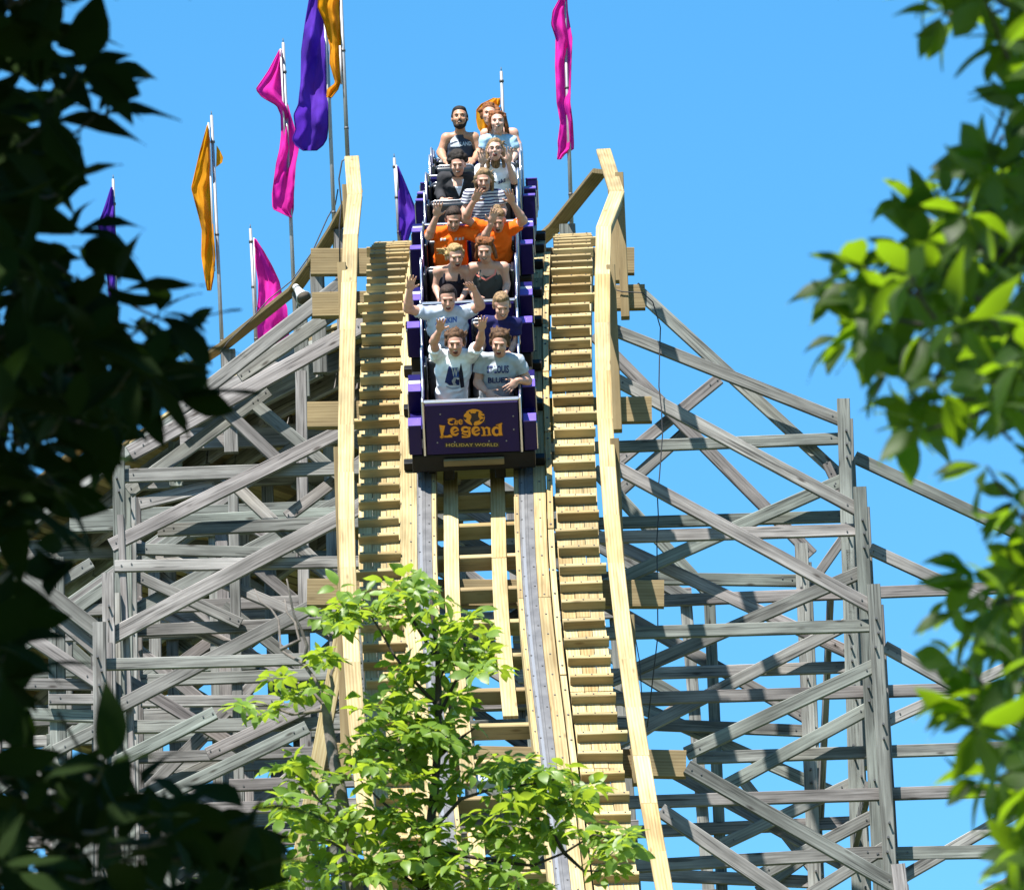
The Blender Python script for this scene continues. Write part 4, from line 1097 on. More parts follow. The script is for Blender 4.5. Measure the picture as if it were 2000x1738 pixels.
    def stick(verts2d, faces, mat, name, lift=.004):
        """flat print laid onto the chest: points are photo pixels"""
        V = []; miss = set()
        Mi = ML.inverted(); o_ = Mi @ CAM
        for px, py in verts2d:
            d_ = (Mi.to_3x3() @ ray(px, py)).normalized()
            hit = bvh.ray_cast(o_, d_)
            if hit[0] is None: miss.add(len(V))
            V.append((hit[0] - d_ * lift) if hit[0] is not None else (o_ + d_ * 84))
        faces = [f for f in faces if not any(i in miss for i in f)]
        keep = sorted({i for f in faces for i in f}); mp = {j: i for i, j in enumerate(keep)}
        V = [V[i] for i in keep]; faces = [tuple(mp[i] for i in f) for f in faces]
        if not faces: return None
        return obj(name, mesh_from(V, faces, name, mat), sh, ML)
    for pr in spec.get('prints', []):
        if pr[0] == 'text':
            _, txt, x0, x1, y0, y1, mat, skew = pr
            me = text_mesh(txt, 1.0, .03)
            xs = [v.co.x for v in me.vertices]; ys = [v.co.y for v in me.vertices]
            pts = []
            for v in me.vertices:
                u = (v.co.x - min(xs)) / (max(xs) - min(xs)); w = (v.co.y - min(ys)) / (max(ys) - min(ys))
                pts.append((x0 + u * (x1 - x0), y1 - w * (y1 - y0) + skew * (u - .5)))
            stick(pts, [tuple(p.vertices) for p in me.polygons], mat, 'print', .006)
        else:
            _, poly, mat, lift = pr
            # fan the polygon into short pieces so it follows the cloth
            bm_ = bmesh.new(); bm_poly(bm_, [(x, y, 0) for x, y in poly]); bmesh.ops.triangulate(bm_, faces=bm_.faces)
            bmesh.ops.subdivide_edges(bm_, edges=bm_.edges, cuts=2, use_grid_fill=True)
            bm_.verts.ensure_lookup_table(); bm_.verts.index_update()
            stick([(v.co.x, v.co.y) for v in bm_.verts], [tuple(v.index for v in f.verts) for f in bm_.faces], mat, 'print', lift); bm_.free()
    return t

def stripes(name, c1, c2, freq):
    m, N, Lk, P = nmat(name); tc = N.new('ShaderNodeTexCoord'); w = N.new('ShaderNodeTexWave'); w.bands_direction = 'Z'; w.inputs['Scale'].default_value = freq; w.inputs['Distortion'].default_value = .6; w.inputs['Detail Scale'].default_value = .5
    Lk.new(tc.outputs['Object'], w.inputs['Vector']); r = ramp(N, [(0.55, c1), (0.68, c2)]); Lk.new(w.outputs['Fac'], r.inputs[0]); Lk.new(r.outputs[0], P.inputs['Base Color']); P.inputs['Roughness'].default_value = .9
    return m
NAVY = plain('navy_print', (0.015, 0.03, 0.16), .8); BLKP = plain('black_print', (0.012, 0.012, 0.03), .8); BLUEP = plain('blue_print', (0.03, 0.10, 0.38), .8); WHITEPR = plain('white_print', (0.55, 0.57, 0.6), .8)
C_WHITE = cloth('white_cotton', (1.38, 1.46, 1.6)); C_GREY = cloth('heather_grey_cotton', (0.62, 0.69, 0.79)); C_BLGR = cloth('blue_grey_cotton', (0.66, 0.76, 0.96)); C_NAVY = cloth('navy_cotton', (0.022, 0.022, 0.13)); C_BLACK = cloth('black_knit', (0.02, 0.018, 0.03)); C_OLIVE = cloth('grey_green_jersey', (0.085, 0.09, 0.085)); C_ORANGE = cloth('orange_cotton', (1.35, 0.20, 0.008)); C_STRIPE = stripes('striped_cotton', (0.42, 0.42, 0.45), (0.022, 0.022, 0.07), 11.0); C_CHAR = cloth('charcoal_knit', (0.045, 0.045, 0.052)); C_WHT2 = cloth('white_jersey', (1.35, 1.38, 1.5)); C_SLATE = cloth('slate_vest', (0.06, 0.08, 0.12)); C_SKYB = cloth('pale_blue_cotton', (0.5, 0.8, 1.1)); C_DKT = cloth('dark_jersey', (0.03, 0.03, 0.045)); PINKP = plain('coral_trim', (0.85, 0.22, 0.17), .8)
z3 = lambda x, y: (840 + x * .105, 680 + y * .105)
def Z3(L): return [z3(*p) for p in L]
RIDERS = [
 (0, 0, dict(label='man in white T-shirt with blue print in front row, both arms raised, shouting', seat=-.205, head=(889, 671, -.03), sh=((853, 697, .02), (921, 696, .02)), girth=.92,
   arms=(((847, 668, -.16), (858, 646, -.22), (863, 618, -.26)), ((938, 668, -.16), (941, 645, -.22), (943, 617, -.24))), skin=SKIN_FAIR, hair=H_BROWN, style='swept', top='tee', cloth=C_WHITE, pitch=18, squint=.35,
   prints=[('poly', Z3([(345, 330), (385, 345), (410, 430), (440, 535), (380, 690), (345, 680), (360, 560), (345, 560), (305, 650), (272, 640), (310, 480)]), NAVY, .004), ('poly', Z3([(400, 368), (520, 360), (545, 540), (420, 545)]), BLUEP, .0035), ('poly', Z3([(350, 560), (540, 540), (545, 690), (350, 690)]), NAVY, .003),
     ('poly', Z3([(575, 275), (615, 480), (640, 720), (572, 745), (530, 470)]), BLKP, .005), ('poly', Z3([(400, 610), (440, 555), (530, 535), (480, 580), (465, 640), (510, 700), (435, 690)]), WHITEPR, .0065), ('text', 'W', z3(400, 0)[0], z3(520, 0)[0], z3(0, 370)[1], z3(0, 530)[1], WHITEPR, 0), ('poly', Z3([(290, 695), (400, 735), (545, 715), (545, 745), (420, 770), (300, 725)]), C_BLGR, .004)])),
 (0, 0, dict(label='man in heather grey ST LOUIS BLUES T-shirt in front row, hands on lap', seat=.215, head=(976, 671, -.03), sh=((941, 702, .02), (1012, 706, .02)), tilt=.05, yaw=-6,
   arms=(((933, 748, -.05), (950, 765, -.20), (968, 779, -.27), 'down'), ((1031, 744, -.02), (1011, 743, -.20), (994, 758, -.26), 'down')), skin=SKIN_FAIR, hair=H_BROWN, style='swept', top='tee', cloth=C_GREY, pitch=12, squint=.3,
   prints=[('text', 'ST LOUIS', 951, 994, 714, 729, NAVY, -1), ('text', 'BLUES', 953, 992, 737, 748, NAVY, -1)])),
 (0, 1, dict(label='dark haired man in pale blue-grey T-shirt in second row, both arms raised wide', seat=-.21, head=(875, 583, -.02), sh=((832, 612, .02), (914, 610, .02)), girth=1.02, armr=1.08,
   arms=(((797, 603, -.05), (800, 566, -.10), (805, 535, -.12)), ((938, 597, -.05), (927, 567, -.12), (912, 550, -.2))), skin=SKIN_FAIR, hair=H_DKBR, style='short', top='tee', cloth=C_BLGR, pitch=8, squint=.45, sleeve=.5,
   prints=[('text', 'A  NKIN', 850, 892, 621, 632, BLUEP, -6)])),
 (0, 1, dict(label='fair haired man in navy T-shirt in second row, looking down', seat=.22, head=(980, 597, -.02), sh=((949, 629, .02), (1006, 633, .02)), pitch=0, yaw=6,
   arms=(((940, 668, -.02), (940, 690, -.15), (944, 712, -.25), 'down'), ((1008, 668, -.02), (996, 690, -.2), (985, 700, -.28), 'down')), skin=SKIN_FAIR, hair=H_SAND, style='short', top='tee', cloth=C_NAVY, mouth='smile', squint=.4,
   prints=[('poly', [(968 + 9 * math.cos(a) * (1 if i < 12 else .84), 663 + 16 * math.sin(a) * (1 if i < 12 else .84)) for i, a in [(j, 1.4 + (j if j < 12 else 23 - j) * .30) for j in range(24)]], WHITEPR, .005)])),
 (1, 0, dict(label='blonde woman in black strappy top in third row, laughing', seat=-.20, head=(889, 500, -.02), sh=((856, 531, .02), (911, 530, .02)), armr=.82, neck=.85, hs=.95, girth=.86, yaw=14, pitch=4,
   arms=(((851, 561, -.02), (858, 584, -.2), (864, 598, -.28), 'down'), ((915, 560, -.02), (901, 585, -.2), (895, 598, -.28), 'down')), skin=SKIN_FAIR, hair=H_BLOND, style='pony', top='tank', cloth=C_BLACK, cloth_name='top')),
 (1, 0, dict(label='reddish haired woman in grey top with coral straps in third row, laughing', seat=.17, head=(947, 489, -.02), sh=((923, 524, .02), (984, 523, .02)), armr=.88, neck=.9, hs=.97, girth=.95, yaw=-4, pitch=6,
   arms=(((917, 556, .0), (925, 580, -.2), (935, 594, -.28), 'down'), ((990, 556, -.02), (985, 580, -.2), (976, 594, -.28), 'down')), skin=SKIN_FAIR, hair=H_RED, style='bob', top='tank', cloth=C_OLIVE, cloth_name='top', mouth='smile',
   prints=[('poly', [(926, 524), (929, 524), (931, 536), (949, 545), (965, 535), (968, 522), (971, 523), (968, 537), (949, 549), (929, 538)], PINKP, .006)])),
 (1, 1, dict(label='dark haired rider in orange T-shirt on the left of the fourth row, hands up', seat=-.19, head=(886, 428, -.02), sh=((848, 455, .02), (909, 455, .02)), pitch=-4, tilt=.06,
   arms=(((838, 461, -.08), (852, 424, -.12), (856, 396, -.12)), ((945, 466, -.12), (959, 438, -.16), (968, 408, -.15))), skin=SKIN_FAIR, hair=H_DKBR, style='short', top='tee', cloth=C_ORANGE, mouth='smile', sleeve=.75, hs=.97,
   prints=[('poly', [(x, 466 + d), (x + w, 465 + d), (x + w, 470 + d), (x, 471 + d)], WHITEPR, .006) for x, w, d in ((860, 4, 0), (866, 5, 0), (888, 5, -1), (896, 4, -1), (902, 4, -2))])),
 (1, 1, dict(label='rider in orange T-shirt on the right, face behind a hand, arms up', seat=.21, head=(972, 431, .0), sh=((944, 447, .02), (1000, 448, .02)), pitch=0,
   arms=(((907, 428, -.02), (925, 394, -.06), (937, 371, -.08)), ((1022, 431, -.02), (1001, 397, -.06), (993, 373, -.08))), skin=SKIN_FAIR, hair=H_SAND, style='up', top='tee', cloth=C_ORANGE, sleeve=.6, hs=.95)),
 (2, 0, dict(label='woman in white and navy striped T-shirt, hair tied back, laughing', seat=.12, head=(945, 352, -.02), sh=((917, 383, .02), (975, 384, .02)), armr=.9, neck=.92, hs=.95, pitch=4,
   arms=(((907, 412, -.02), (915, 432, -.2), (925, 440, -.28), 'down'), ((983, 410, -.02), (980, 430, -.2), (972, 440, -.28), 'down')), skin=SKIN_FAIR, hair=H_SAND, style='long', top='tee', cloth=C_STRIPE, mouth='open')),
 (2, 1, dict(label='woman with bushy dark hair in charcoal cardigan, holding the seat in front', seat=-.19, head=(894, 322, -.02), sh=((866, 350, .02), (921, 350, .02)), armr=.9, neck=.9, hs=.95, pitch=6, vox=.009,
   arms=(((860, 377, -.02), (864, 392, -.2), (874, 398, -.3), 'down'), ((926, 376, -.02), (918, 392, -.2), (908, 398, -.3), 'down')), skin=SKIN_FAIR, hair=H_DARK, style='bushy', top='long', cloth=C_CHAR, cloth_name='cardigan', mouth='smile',
   prints=[('poly', [(882, 350), (906, 350), (902, 368), (897, 384), (889, 366)], C_WHT2, .006), ('poly', [(883, 346), (905, 346), (902, 364), (886, 364)], SKIN_FAIR, .008)])),
 (2, 1, dict(label='woman with glasses and white T-shirt, head thrown back, hands raised', seat=.20, head=(967, 293, -.02), sh=((940, 333, .02), (995, 335, .02)), armr=.85, neck=.88, hs=.95, pitch=26, vox=.009,
   arms=(((938, 352, -.10), (942, 322, -.16), (941, 296, -.16)), ((1004, 354, -.08), (993, 319, -.14), (995, 286, -.14))), skin=SKIN_PALE, hair=H_SAND, style='long', top='tee', cloth=C_WHT2, glasses=True, sleeve=.5,
   prints=[('text', 'ski', 973, 987, 350, 358, NAVY, -4)])),
 (3, 1, dict(label='bearded dark haired man in slate sleeveless shirt near the back of the train', seat=-.20, head=(898, 231, -.02), sh=((872, 271, .02), (926, 270, .02)), pitch=20, vox=.009, armr=1.05,
   arms=(((861, 298, -.02), (868, 312, -.2), (878, 318, -.3), 'down'), ((936, 298, -.02), (926, 312, -.2), (916, 318, -.3), 'down')), skin=SKIN_TAN, hair=H_DARK, style='short', beard=True, top='vest', cloth=C_SLATE, mouth='smile',
   prints=[('text', 'LANDS', 899, 925, 277, 285, WHITEPR, -1), ('poly', [(879, 262), (886, 259), (897, 280), (899, 287), (880, 287)], C_GREY, .005)])),
 (3, 1, dict(label='smiling woman with auburn hair in pale blue T-shirt near the back of the train', seat=.20, head=(972, 239, -.02), sh=((946, 277, .02), (999, 277, .02)), armr=.85, neck=.88, hs=.95, pitch=16, vox=.009,
   arms=(((938, 302, -.02), (942, 314, -.2), (950, 318, -.3), 'down'), ((1006, 302, -.02), (1000, 314, -.2), (992, 318, -.3), 'down')), skin=SKIN_PALE, hair=H_RED, style='bob', top='tee', cloth=C_SKYB, mouth='smile')),
 (4, 0, dict(label='rearmost rider with wind-blown ginger hair, mostly hidden behind the woman in pale blue', seat=.16, head=(956, 226, .0), sh=((948, 262, .02), (1003, 261, .02)), armr=.85, neck=.88, hs=.95, pitch=16, vox=.009,
   arms=(((940, 290, -.02), (944, 304, -.2), (952, 310, -.3), 'down'), ((1013, 284, -.02), (1010, 302, -.15), (1000, 312, -.25), 'down')), skin=SKIN_FAIR, hair=H_RED, style='fluffy', top='tank', cloth=C_DKT, cloth_name='top', mouth='smile')),
]
for k, row, sp in RIDERS: rider(k, row, sp)

# ------------------------------------------------------------------ flags on poles
F_OR = cloth('orange_flag', (1.05, 0.44, 0.012), .56, 9.0, .10); F_PK = cloth('pink_flag', (1.15, 0.04, 0.62), .56, 9.0, .10); F_PU = cloth('purple_flag', (0.16, 0.045, 0.66), .56, 9.0, .10); F_RD = cloth('red_flag', (0.70, 0.02, 0.08), .56, 9.0, .10)
SLEEVE = plain('white_sleeve', (.52, .52, .55), .5)
def flag(label, pole, Y, rows, mat, extra=None, amp=.07, sleeve=None):
    """pole: (x top, y top, x base, y base); rows: (y, left, right) outline of the cloth as it hangs in the wind"""
    a, b = unp(pole[0], pole[1], Y), unp(pole[2], pole[3], Y)
    t = thing('flagpole', label, 'flag', b, 'flags along the crest')
    tube_obj('pole', [b, b.lerp(a, .5), a], [.023, .020, .017], GALV, t, 10)
    tube_obj('finial', [a, a + (a - b).normalized() * .05], [.006, .004], BOLT, t, 6)
    for f in (.15, .55, .9):
        c = b.lerp(a, f); d = (a - b).normalized(); tube_obj('band', [c - d * .012, c + d * .012], .025, BOLT, t, 10)
    ys = [r[0] for r in rows]; n = max(18, int((ys[-1] - ys[0]) / 5)); m = 18
    rnd = random.Random(int(pole[0])); ph = rnd.random() * 6
    V = []; Fc = []
    for i in range(n + 1):
        y = ys[0] + (ys[-1] - ys[0]) * i / n
        l = float(np.interp(y, ys, [r[1] for r in rows])); r_ = float(np.interp(y, ys, [r[2] for r in rows]))
        for j in range(m + 1):
            u = j / m
            x = l + (r_ - l) * u
            fold = math.sin(u * 7.5 + y * .022 + ph) * amp + math.sin(u * 3 - y * .045 + ph * 2) * amp * .8 + math.sin(y * .05 + ph) * amp * .3
            fold += .05 * mnoise.noise(Vector((u * 4 + ph, y * .035, ph * 3))) + .022 * (1 - 2 * abs(mnoise.noise(Vector((u * 5 + y * .03, y * .02 - u * 3, ph * 5)))))
            V.append(unp(x, y, Y - .03 + fold))
    for i in range(n):
        for j in range(m):
            q = i * (m + 1) + j; Fc.append((q, q + 1, q + m + 2, q + m + 1))
    me = mesh_from(V, Fc, 'flag_cloth', mat, True)
    fc = world_mesh_obj('flag_cloth', me, t)
    k = m + 1; hem = [V[i * k] for i in range(n + 1)]; hem2 = [V[i * k + m] for i in range(n + 1)]
    for hh in (hem, hem2, V[n * k:]): tube_obj('hem', hh, .0065, mat, fc, 5)
    if extra:
        V = [unp(x, y, Y + .06 + .03 * math.sin(i * 2.2)) for i, (x, y) in enumerate(extra)]
        world_mesh_obj('flag_fold', mesh_from(V, [tuple(range(len(V)))], 'flag_fold', mat), t)
    if sleeve:
        (x0, y0, x1, y1) = sleeve; tube_obj('sleeve', [unp(x0, y0, Y - .035), unp(x1, y1, Y - .035)], .010, SLEEVE, t, 8)
    return t
flag('orange flag hanging from the grey pole on the sloping rail, left of the pink flags', (413, 226, 437, 745), 91.9, [(245, 405, 407), (300, 390, 411), (368, 374, 413), (420, 388, 414), (450, 395, 416), (500, 394, 420), (540, 400, 417), (567, 405, 412)], F_OR, [(423, 284), (430, 295), (436, 308), (434, 318), (422, 327)], sleeve=(407, 240, 419, 530))
flag('tall pink flag with pointed upper corner, on the pole left of the big purple flag', (553, 84, 578, 660), 90.3, [(98, 546, 549), (140, 524, 552), (175, 500, 554), (190, 512, 557), (206, 541, 562), (225, 549, 567), (262, 550, 579), (290, 547, 583), (320, 540, 577), (380, 532, 573), (408, 533, 573), (424, 566, 570)], F_PK, sleeve=(548, 96, 558, 300))
flag('large purple flag billowing at the top left of the train', (633, -60, 655, 500), 89.3, [(-40, 612, 630), (0, 604, 631), (40, 597, 632), (100, 589, 634), (160, 588, 636), (205, 583, 640), (225, 574, 640), (255, 578, 640), (272, 571, 638), (285, 578, 630), (294, 592, 618)], F_PU, amp=.1, sleeve=(634, 40, 644, 270))
flag('orange flag at the top edge beside the big purple flag, tip curling', (663, -70, 679, 308), 87.0, [(-50, 625, 660), (0, 622, 662), (15, 621, 662), (40, 632, 664), (90, 645, 666), (125, 645, 667), (150, 652, 667), (163, 656, 664), (175, 640, 660), (190, 638, 648)], F_OR, sleeve=(664, 90, 667, 165))
flag('pink flag blown to the right of its pole, partly behind the grey braces', (489, 447, 502, 700), 93.4, [(467, 497, 499), (490, 498, 514), (520, 500, 531), (550, 505, 545), (580, 505, 551), (600, 503, 560), (640, 500, 562), (670, 503, 566), (712, 520, 574)], F_PK, sleeve=(496, 465, 500, 600))
flag('purple flag on the pole just left of the train, blown toward the cars', (770, 309, 781, 480), 92.5, [(325, 775, 777), (360, 778, 792), (400, 779, 808), (425, 779, 820), (450, 779, 803), (478, 782, 794)], F_PU, sleeve=(774, 323, 778, 380))
flag('pink flag hanging on the pole to the right of the train', (1100, -60, 1117, 458), 90.2, [(-40, 1096, 1106), (0, 1092, 1107), (22, 1080, 1108), (48, 1077, 1112), (75, 1086, 1117), (130, 1085, 1115), (200, 1088, 1113), (240, 1095, 1118), (278, 1090, 1120), (292, 1091, 1120), (300, 1090, 1104), (311, 1089, 1095)], F_PK)
flag('orange flag tangled round the pole right behind the riders at the back', (979, 140, 986, 330), 93.0, [(192, 965, 976), (204, 940, 976), (215, 931, 968), (235, 931, 962), (250, 934, 966), (262, 942, 957)], F_OR, amp=.12)
flag('purple flag at far left, half hidden by dark leaves', (221, 350, 232, 840), 94.6, [(366, 217, 219), (400, 206, 221), (440, 192, 223), (500, 204, 230), (545, 210, 229), (582, 214, 220)], F_PU)
flag('small orange flag glimpsed through the dark leaves at far left', (178, 800, 185, 880), 95.0, [(818, 166, 176), (830, 162, 190), (845, 164, 188), (858, 168, 178)], F_OR)
flag('small red flag at the left edge behind the leaves', (-6, 690, 8, 1015), 97.4, [(700, -2, 3), (712, -2, 12), (724, -2, 6)], F_RD)

# cables, loudspeaker
def cable(label, pts, Y, r=.009, grp=None):
    P_ = [unp(x, y, Y) for x, y in pts]
    bm = bmesh.new(); bm_tube(bm, P_, r, 6); o = obj('cable', from_bm(bm, 'cable', CABLE, True)); tag(o, label, 'cable', grp)
cable('black cable hanging straight down beside the tan beam ends on the right', [(1188, 562), (1215, 570), (1255, 572), (1275, 590), (1290, 640), (1288, 700), (1287, 755), (1292, 800), (1294, 850), (1288, 930), (1284, 970), (1286, 1010), (1283, 1055), (1284, 1140), (1285, 1240), (1264, 1420)], 84.75, .006)
cable('thin black wire swaying low on the right beside the kinked handrail', [(1240, 1240), (1249, 1290), (1253, 1350), (1251, 1420), (1256, 1500)], 81.9, .005)
cable('black wire sagging along the sloping rail below the flagpoles', [(660, 370), (655, 400), (640, 425), (610, 492), (570, 548), (525, 585), (490, 625), (445, 668), (430, 690)], 89.6, .007)
cable('bundle of dark wires running up the left handrail end post', [(664, 520), (663, 440), (667, 400), (662, 350), (668, 315), (678, 309)], 87.1, .008)
sp = thing('loudspeaker', 'white horn loudspeaker on the sloping rail near the left handrail', 'loudspeaker', unp(588, 575, 89.6))
c0 = unp(588, 575, 89.6); dr = Vector((.30, -.55, -.62)).normalized()
tube_obj('horn', [c0 - dr * .12, c0 - dr * .05, c0 + dr * .03, c0 + dr * .08, c0 + dr * .085], [.035, .045, .062, .085, .075], WHITEP, sp, 18)
tube_obj('horn_shade_disc', [c0 + dr * .078, c0 + dr * .0862], [.070, .074], plain('horn_shade', (.12, .10, .08), .8), sp, 18)  # disc closing the horn; its brown paints in the shade of the opening
tube_obj('driver', [c0 - dr * .17, c0 - dr * .12], [.035, .04], WHITEP, sp, 14)
tube_obj('bracket', [c0 - dr * .02, c0 + Vector((-.05, .1, -.12))], .012, GALV, sp, 6)

# ------------------------------------------------------------------ trees
BARK = plain('grey_bark', (0.16, 0.14, 0.125), .9, 0, .2, .35, 30.0, .6)
BARKD = plain('dark_bark', (0.05, 0.042, 0.035), .9, 0, .2, .35, 30.0, .6)
LEAF_MID = leafmat('sunlit_leaf', (0.075, 0.15, 0.014), (0.17, 0.27, 0.035), (0.42, 0.56, 0.035), .46, .45)
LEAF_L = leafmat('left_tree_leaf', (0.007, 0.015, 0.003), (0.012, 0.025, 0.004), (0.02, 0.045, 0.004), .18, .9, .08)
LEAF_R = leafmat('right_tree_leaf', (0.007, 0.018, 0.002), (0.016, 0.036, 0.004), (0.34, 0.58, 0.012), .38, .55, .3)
def leaf_shape(L, W, fold, droop, tip=.9, seed=0):
    """one leaf: stalk, pointed oval blade folded along its midrib; grows along +Y, face up +Z"""
    r = random.Random(seed)
    prof = [(0, .05), (.12, .46), (.30, .88), (.48, 1.0), (.66, .82), (.82, .48), (.93, .20), (1, .015)]
    V = []; Fc = []
    for i, (u, w) in enumerate(prof):
        y = u * L; z = -droop * u * u * L; hw = w * W / 2 * (1 + r.uniform(-.07, .07))
        wv = .02 * L * math.sin(u * 9 + seed)
        V += [(-hw, y, z + hw * fold + wv), (0, y, z), (hw, y, z + hw * fold - wv)]
    for i in range(len(prof) - 1):
        a = i * 3; Fc += [(a, a + 1, a + 4, a + 3), (a + 1, a + 2, a + 5, a + 4)]
    k = len(V); s = W * .018
    V += [(-s, -.16 * L, -.01 * L), (s, -.16 * L, -.01 * L), (s, .02 * L, .002), (-s, .02 * L, .002)]; Fc.append((k, k + 1, k + 2, k + 3))
    return V, Fc
def leaf_kit(mat, L, W, n, fold=.25, droop=.25):
    kit = []
    for i in range(n):
        V, Fc = leaf_shape(L * random.uniform(.85, 1.15), W * random.uniform(.85, 1.15), fold * random.uniform(.4, 1.6), droop * random.uniform(.2, 1.9), seed=i)
        kit.append((mesh_from(V, Fc, 'leaf', mat, True), np.array(V), Fc))
    return kit
def leaf_matrix(p, d, up, sc=1.0):
    y = d.normalized(); z = (up - y * up.dot(y))
    z = z.normalized() if z.length > 1e-3 else y.orthogonal().normalized()
    x = y.cross(z)
    return basis(p, x * sc, y * sc, z * sc)
def put_leaves(tree, kit, Ms, mat, n_obj, key):
    """the leaves that show largest are parts of their own; all the others are one part"""
    order = sorted(range(len(Ms)), key=key)
    for i in order[:n_obj]: obj('leaf', kit[i % len(kit)][0], tree, Ms[i])
    VV = []; FF = []; base = 0
    for i in order[n_obj:]:
        _, V, Fc = kit[i % len(kit)]
        A = np.array(Ms[i]); VV.append(V @ A[:3, :3].T + A[:3, 3]); FF += [tuple(q + base for q in f) for f in Fc]; base += len(V)
    if VV:
        me = mesh_from(np.concatenate(VV).tolist(), FF, 'foliage', mat, True)
        o = world_mesh_obj('foliage', me, tree); o['kind'] = 'stuff'
def limb(tree, pts, r0, r1, mat, name='branch', seg=7):
    n = len(pts); return tube_obj(name, pts, [r0 + (r1 - r0) * i / (n - 1) for i in range(n)], mat, tree, seg)
def rv(s=1.0): return Vector((random.gauss(0, 1), random.gauss(0, 1), random.gauss(0, 1))) * s
def in_poly(poly, x, y):
    c = False; j = len(poly) - 1
    for i in range(len(poly)):
        (xi, yi), (xj, yj) = poly[i], poly[j]
        if (yi > y) != (yj > y) and x < (xj - xi) * (y - yi) / (yj - yi) + xi: c = not c
        j = i
    return c

# the young tree in front of the drop
YM = 43.0
mid = thing('leafy_tree', 'young tree with bright green leaves in front of the lower part of the drop', 'tree', Vector((unp(840, 1738, YM).x, YM, 0)))
U = lambda x, y, dy=0.0: unp(x, y, YM + dy)
base_m = Vector((unp(815, 1738, YM).x, YM, 0))
limb(mid, [base_m, base_m + Vector((.05, 0, 4)), U(815, 1850), U(826, 1738), U(836, 1650), U(850, 1530), U(856, 1440), U(856, 1350), U(855, 1282), U(846, 1215), U(842, 1160)], .036, .007, BARKD, 'trunk', 10)
limb(mid, [base_m + Vector((.03, 0, 6.5)), U(705, 1800), U(688, 1710), U(672, 1600), U(664, 1545), U(652, 1485), U(640, 1410), U(636, 1372)], .05, .022, BARK, 'trunk', 9)
limb(mid, [U(650, 1490), U(640, 1440), U(642, 1380), U(650, 1340), U(646, 1318), U(655, 1295)], .018, .006, BARK)
TW = [[(636, 1372), (618, 1330), (593, 1296), (560, 1278), (548, 1269), (544, 1210), (530, 1190), (508, 1174), (497, 1150)], [(548, 1268), (585, 1250), (576, 1215), (560, 1195), (556, 1170)], [(593, 1296), (600, 1262), (588, 1228), (574, 1200), (566, 1160), (560, 1130)], [(636, 1385), (605, 1390), (570, 1395), (520, 1375), (480, 1370)], [(636, 1380), (610, 1350), (560, 1350)],
      [(856, 1400), (890, 1330), (920, 1310), (960, 1300)], [(856, 1330), (890, 1260), (910, 1225)], [(856, 1380), (810, 1330), (770, 1280), (742, 1230), (720, 1195)], [(855, 1290), (800, 1200), (790, 1165)], [(846, 1620), (900, 1560), (960, 1540), (1040, 1530), (1090, 1520)], [(836, 1660), (990, 1684), (1040, 1690), (1102, 1665), (1160, 1629), (1200, 1640)], [(1102, 1665), (1080, 1625), (1060, 1590)],
      [(838, 1640), (790, 1600), (740, 1560), (700, 1520)], [(850, 1530), (800, 1480), (740, 1460)], [(670, 1600), (620, 1560), (590, 1520), (560, 1500)], [(680, 1660), (640, 1640), (600, 1640)], [(854, 1480), (900, 1440), (930, 1420)], [(826, 1738), (900, 1700), (960, 1690)], [(826, 1738), (760, 1690), (700, 1690)], [(1102, 1665), (1140, 1700), (1175, 1700)]]
for t_ in TW:
    d0 = random.uniform(-.25, .25)
    P_ = [U(x, y, d0 * i / len(t_)) for i, (x, y) in enumerate(t_)]
    limb(mid, P_, .011, .0035, BARKD if t_[0][0] > 700 else BARK, 'branch', 5)
BLOBS = [(655, 1195, 45, 30), (690, 1175, 55, 32), (735, 1150, 35, 28), (650, 1225, 40, 20), (800, 1150, 50, 30), (840, 1190, 45, 45), (770, 1200, 45, 35), (905, 1215, 40, 28), (930, 1235, 35, 25), (965, 1285, 36, 34), (915, 1295, 55, 38), (855, 1270, 50, 45), (800, 1330, 55, 45), (740, 1370, 45, 30), (770, 1410, 60, 45), (850, 1390, 75, 50), (890, 1440, 40, 40), (840, 1450, 60, 40), (478, 1372, 24, 20), (505, 1390, 24, 14), (540, 1335, 22, 20), (565, 1350, 30, 18), (605, 1345, 26, 16), (612, 1285, 26, 20), (640, 1280, 22, 18),
         (560, 1500, 26, 18), (600, 1490, 45, 22), (575, 1525, 25, 18), (640, 1520, 40, 26), (710, 1470, 55, 36), (745, 1510, 60, 36), (800, 1490, 50, 40), (830, 1540, 55, 40), (920, 1500, 30, 22), (965, 1500, 45, 35), (1020, 1520, 60, 45), (1075, 1520, 50, 40), (1120, 1545, 45, 35), (1150, 1565, 30, 30), (990, 1580, 70, 40), (1060, 1590, 60, 40), (1150, 1620, 40, 25), (1195, 1620, 42, 30), (1215, 1650, 35, 28), (1160, 1695, 32, 20), (1210, 1690, 30, 20), (640, 1600, 50, 35), (610, 1640, 35, 26), (700, 1610, 50, 35), (760, 1570, 50, 35), (620, 1700, 60, 40), (700, 1690, 70, 45), (780, 1640, 60, 40), (800, 1710, 80, 40), (880, 1640, 60, 35), (900, 1700, 80, 40), (980, 1640, 60, 35), (970, 1710, 70, 35), (1040, 1650, 45, 30), (420, 1728, 22, 16), (560, 1725, 40, 30), (1010, 1738, 60, 20), (565, 1565, 36, 26), (590, 1600, 40, 30), (530, 1690, 40, 30), (480, 1730, 40, 20)]
kit = leaf_kit(LEAF_MID, .098, .056, 10, .3, .22)
Ms = []; depth = []
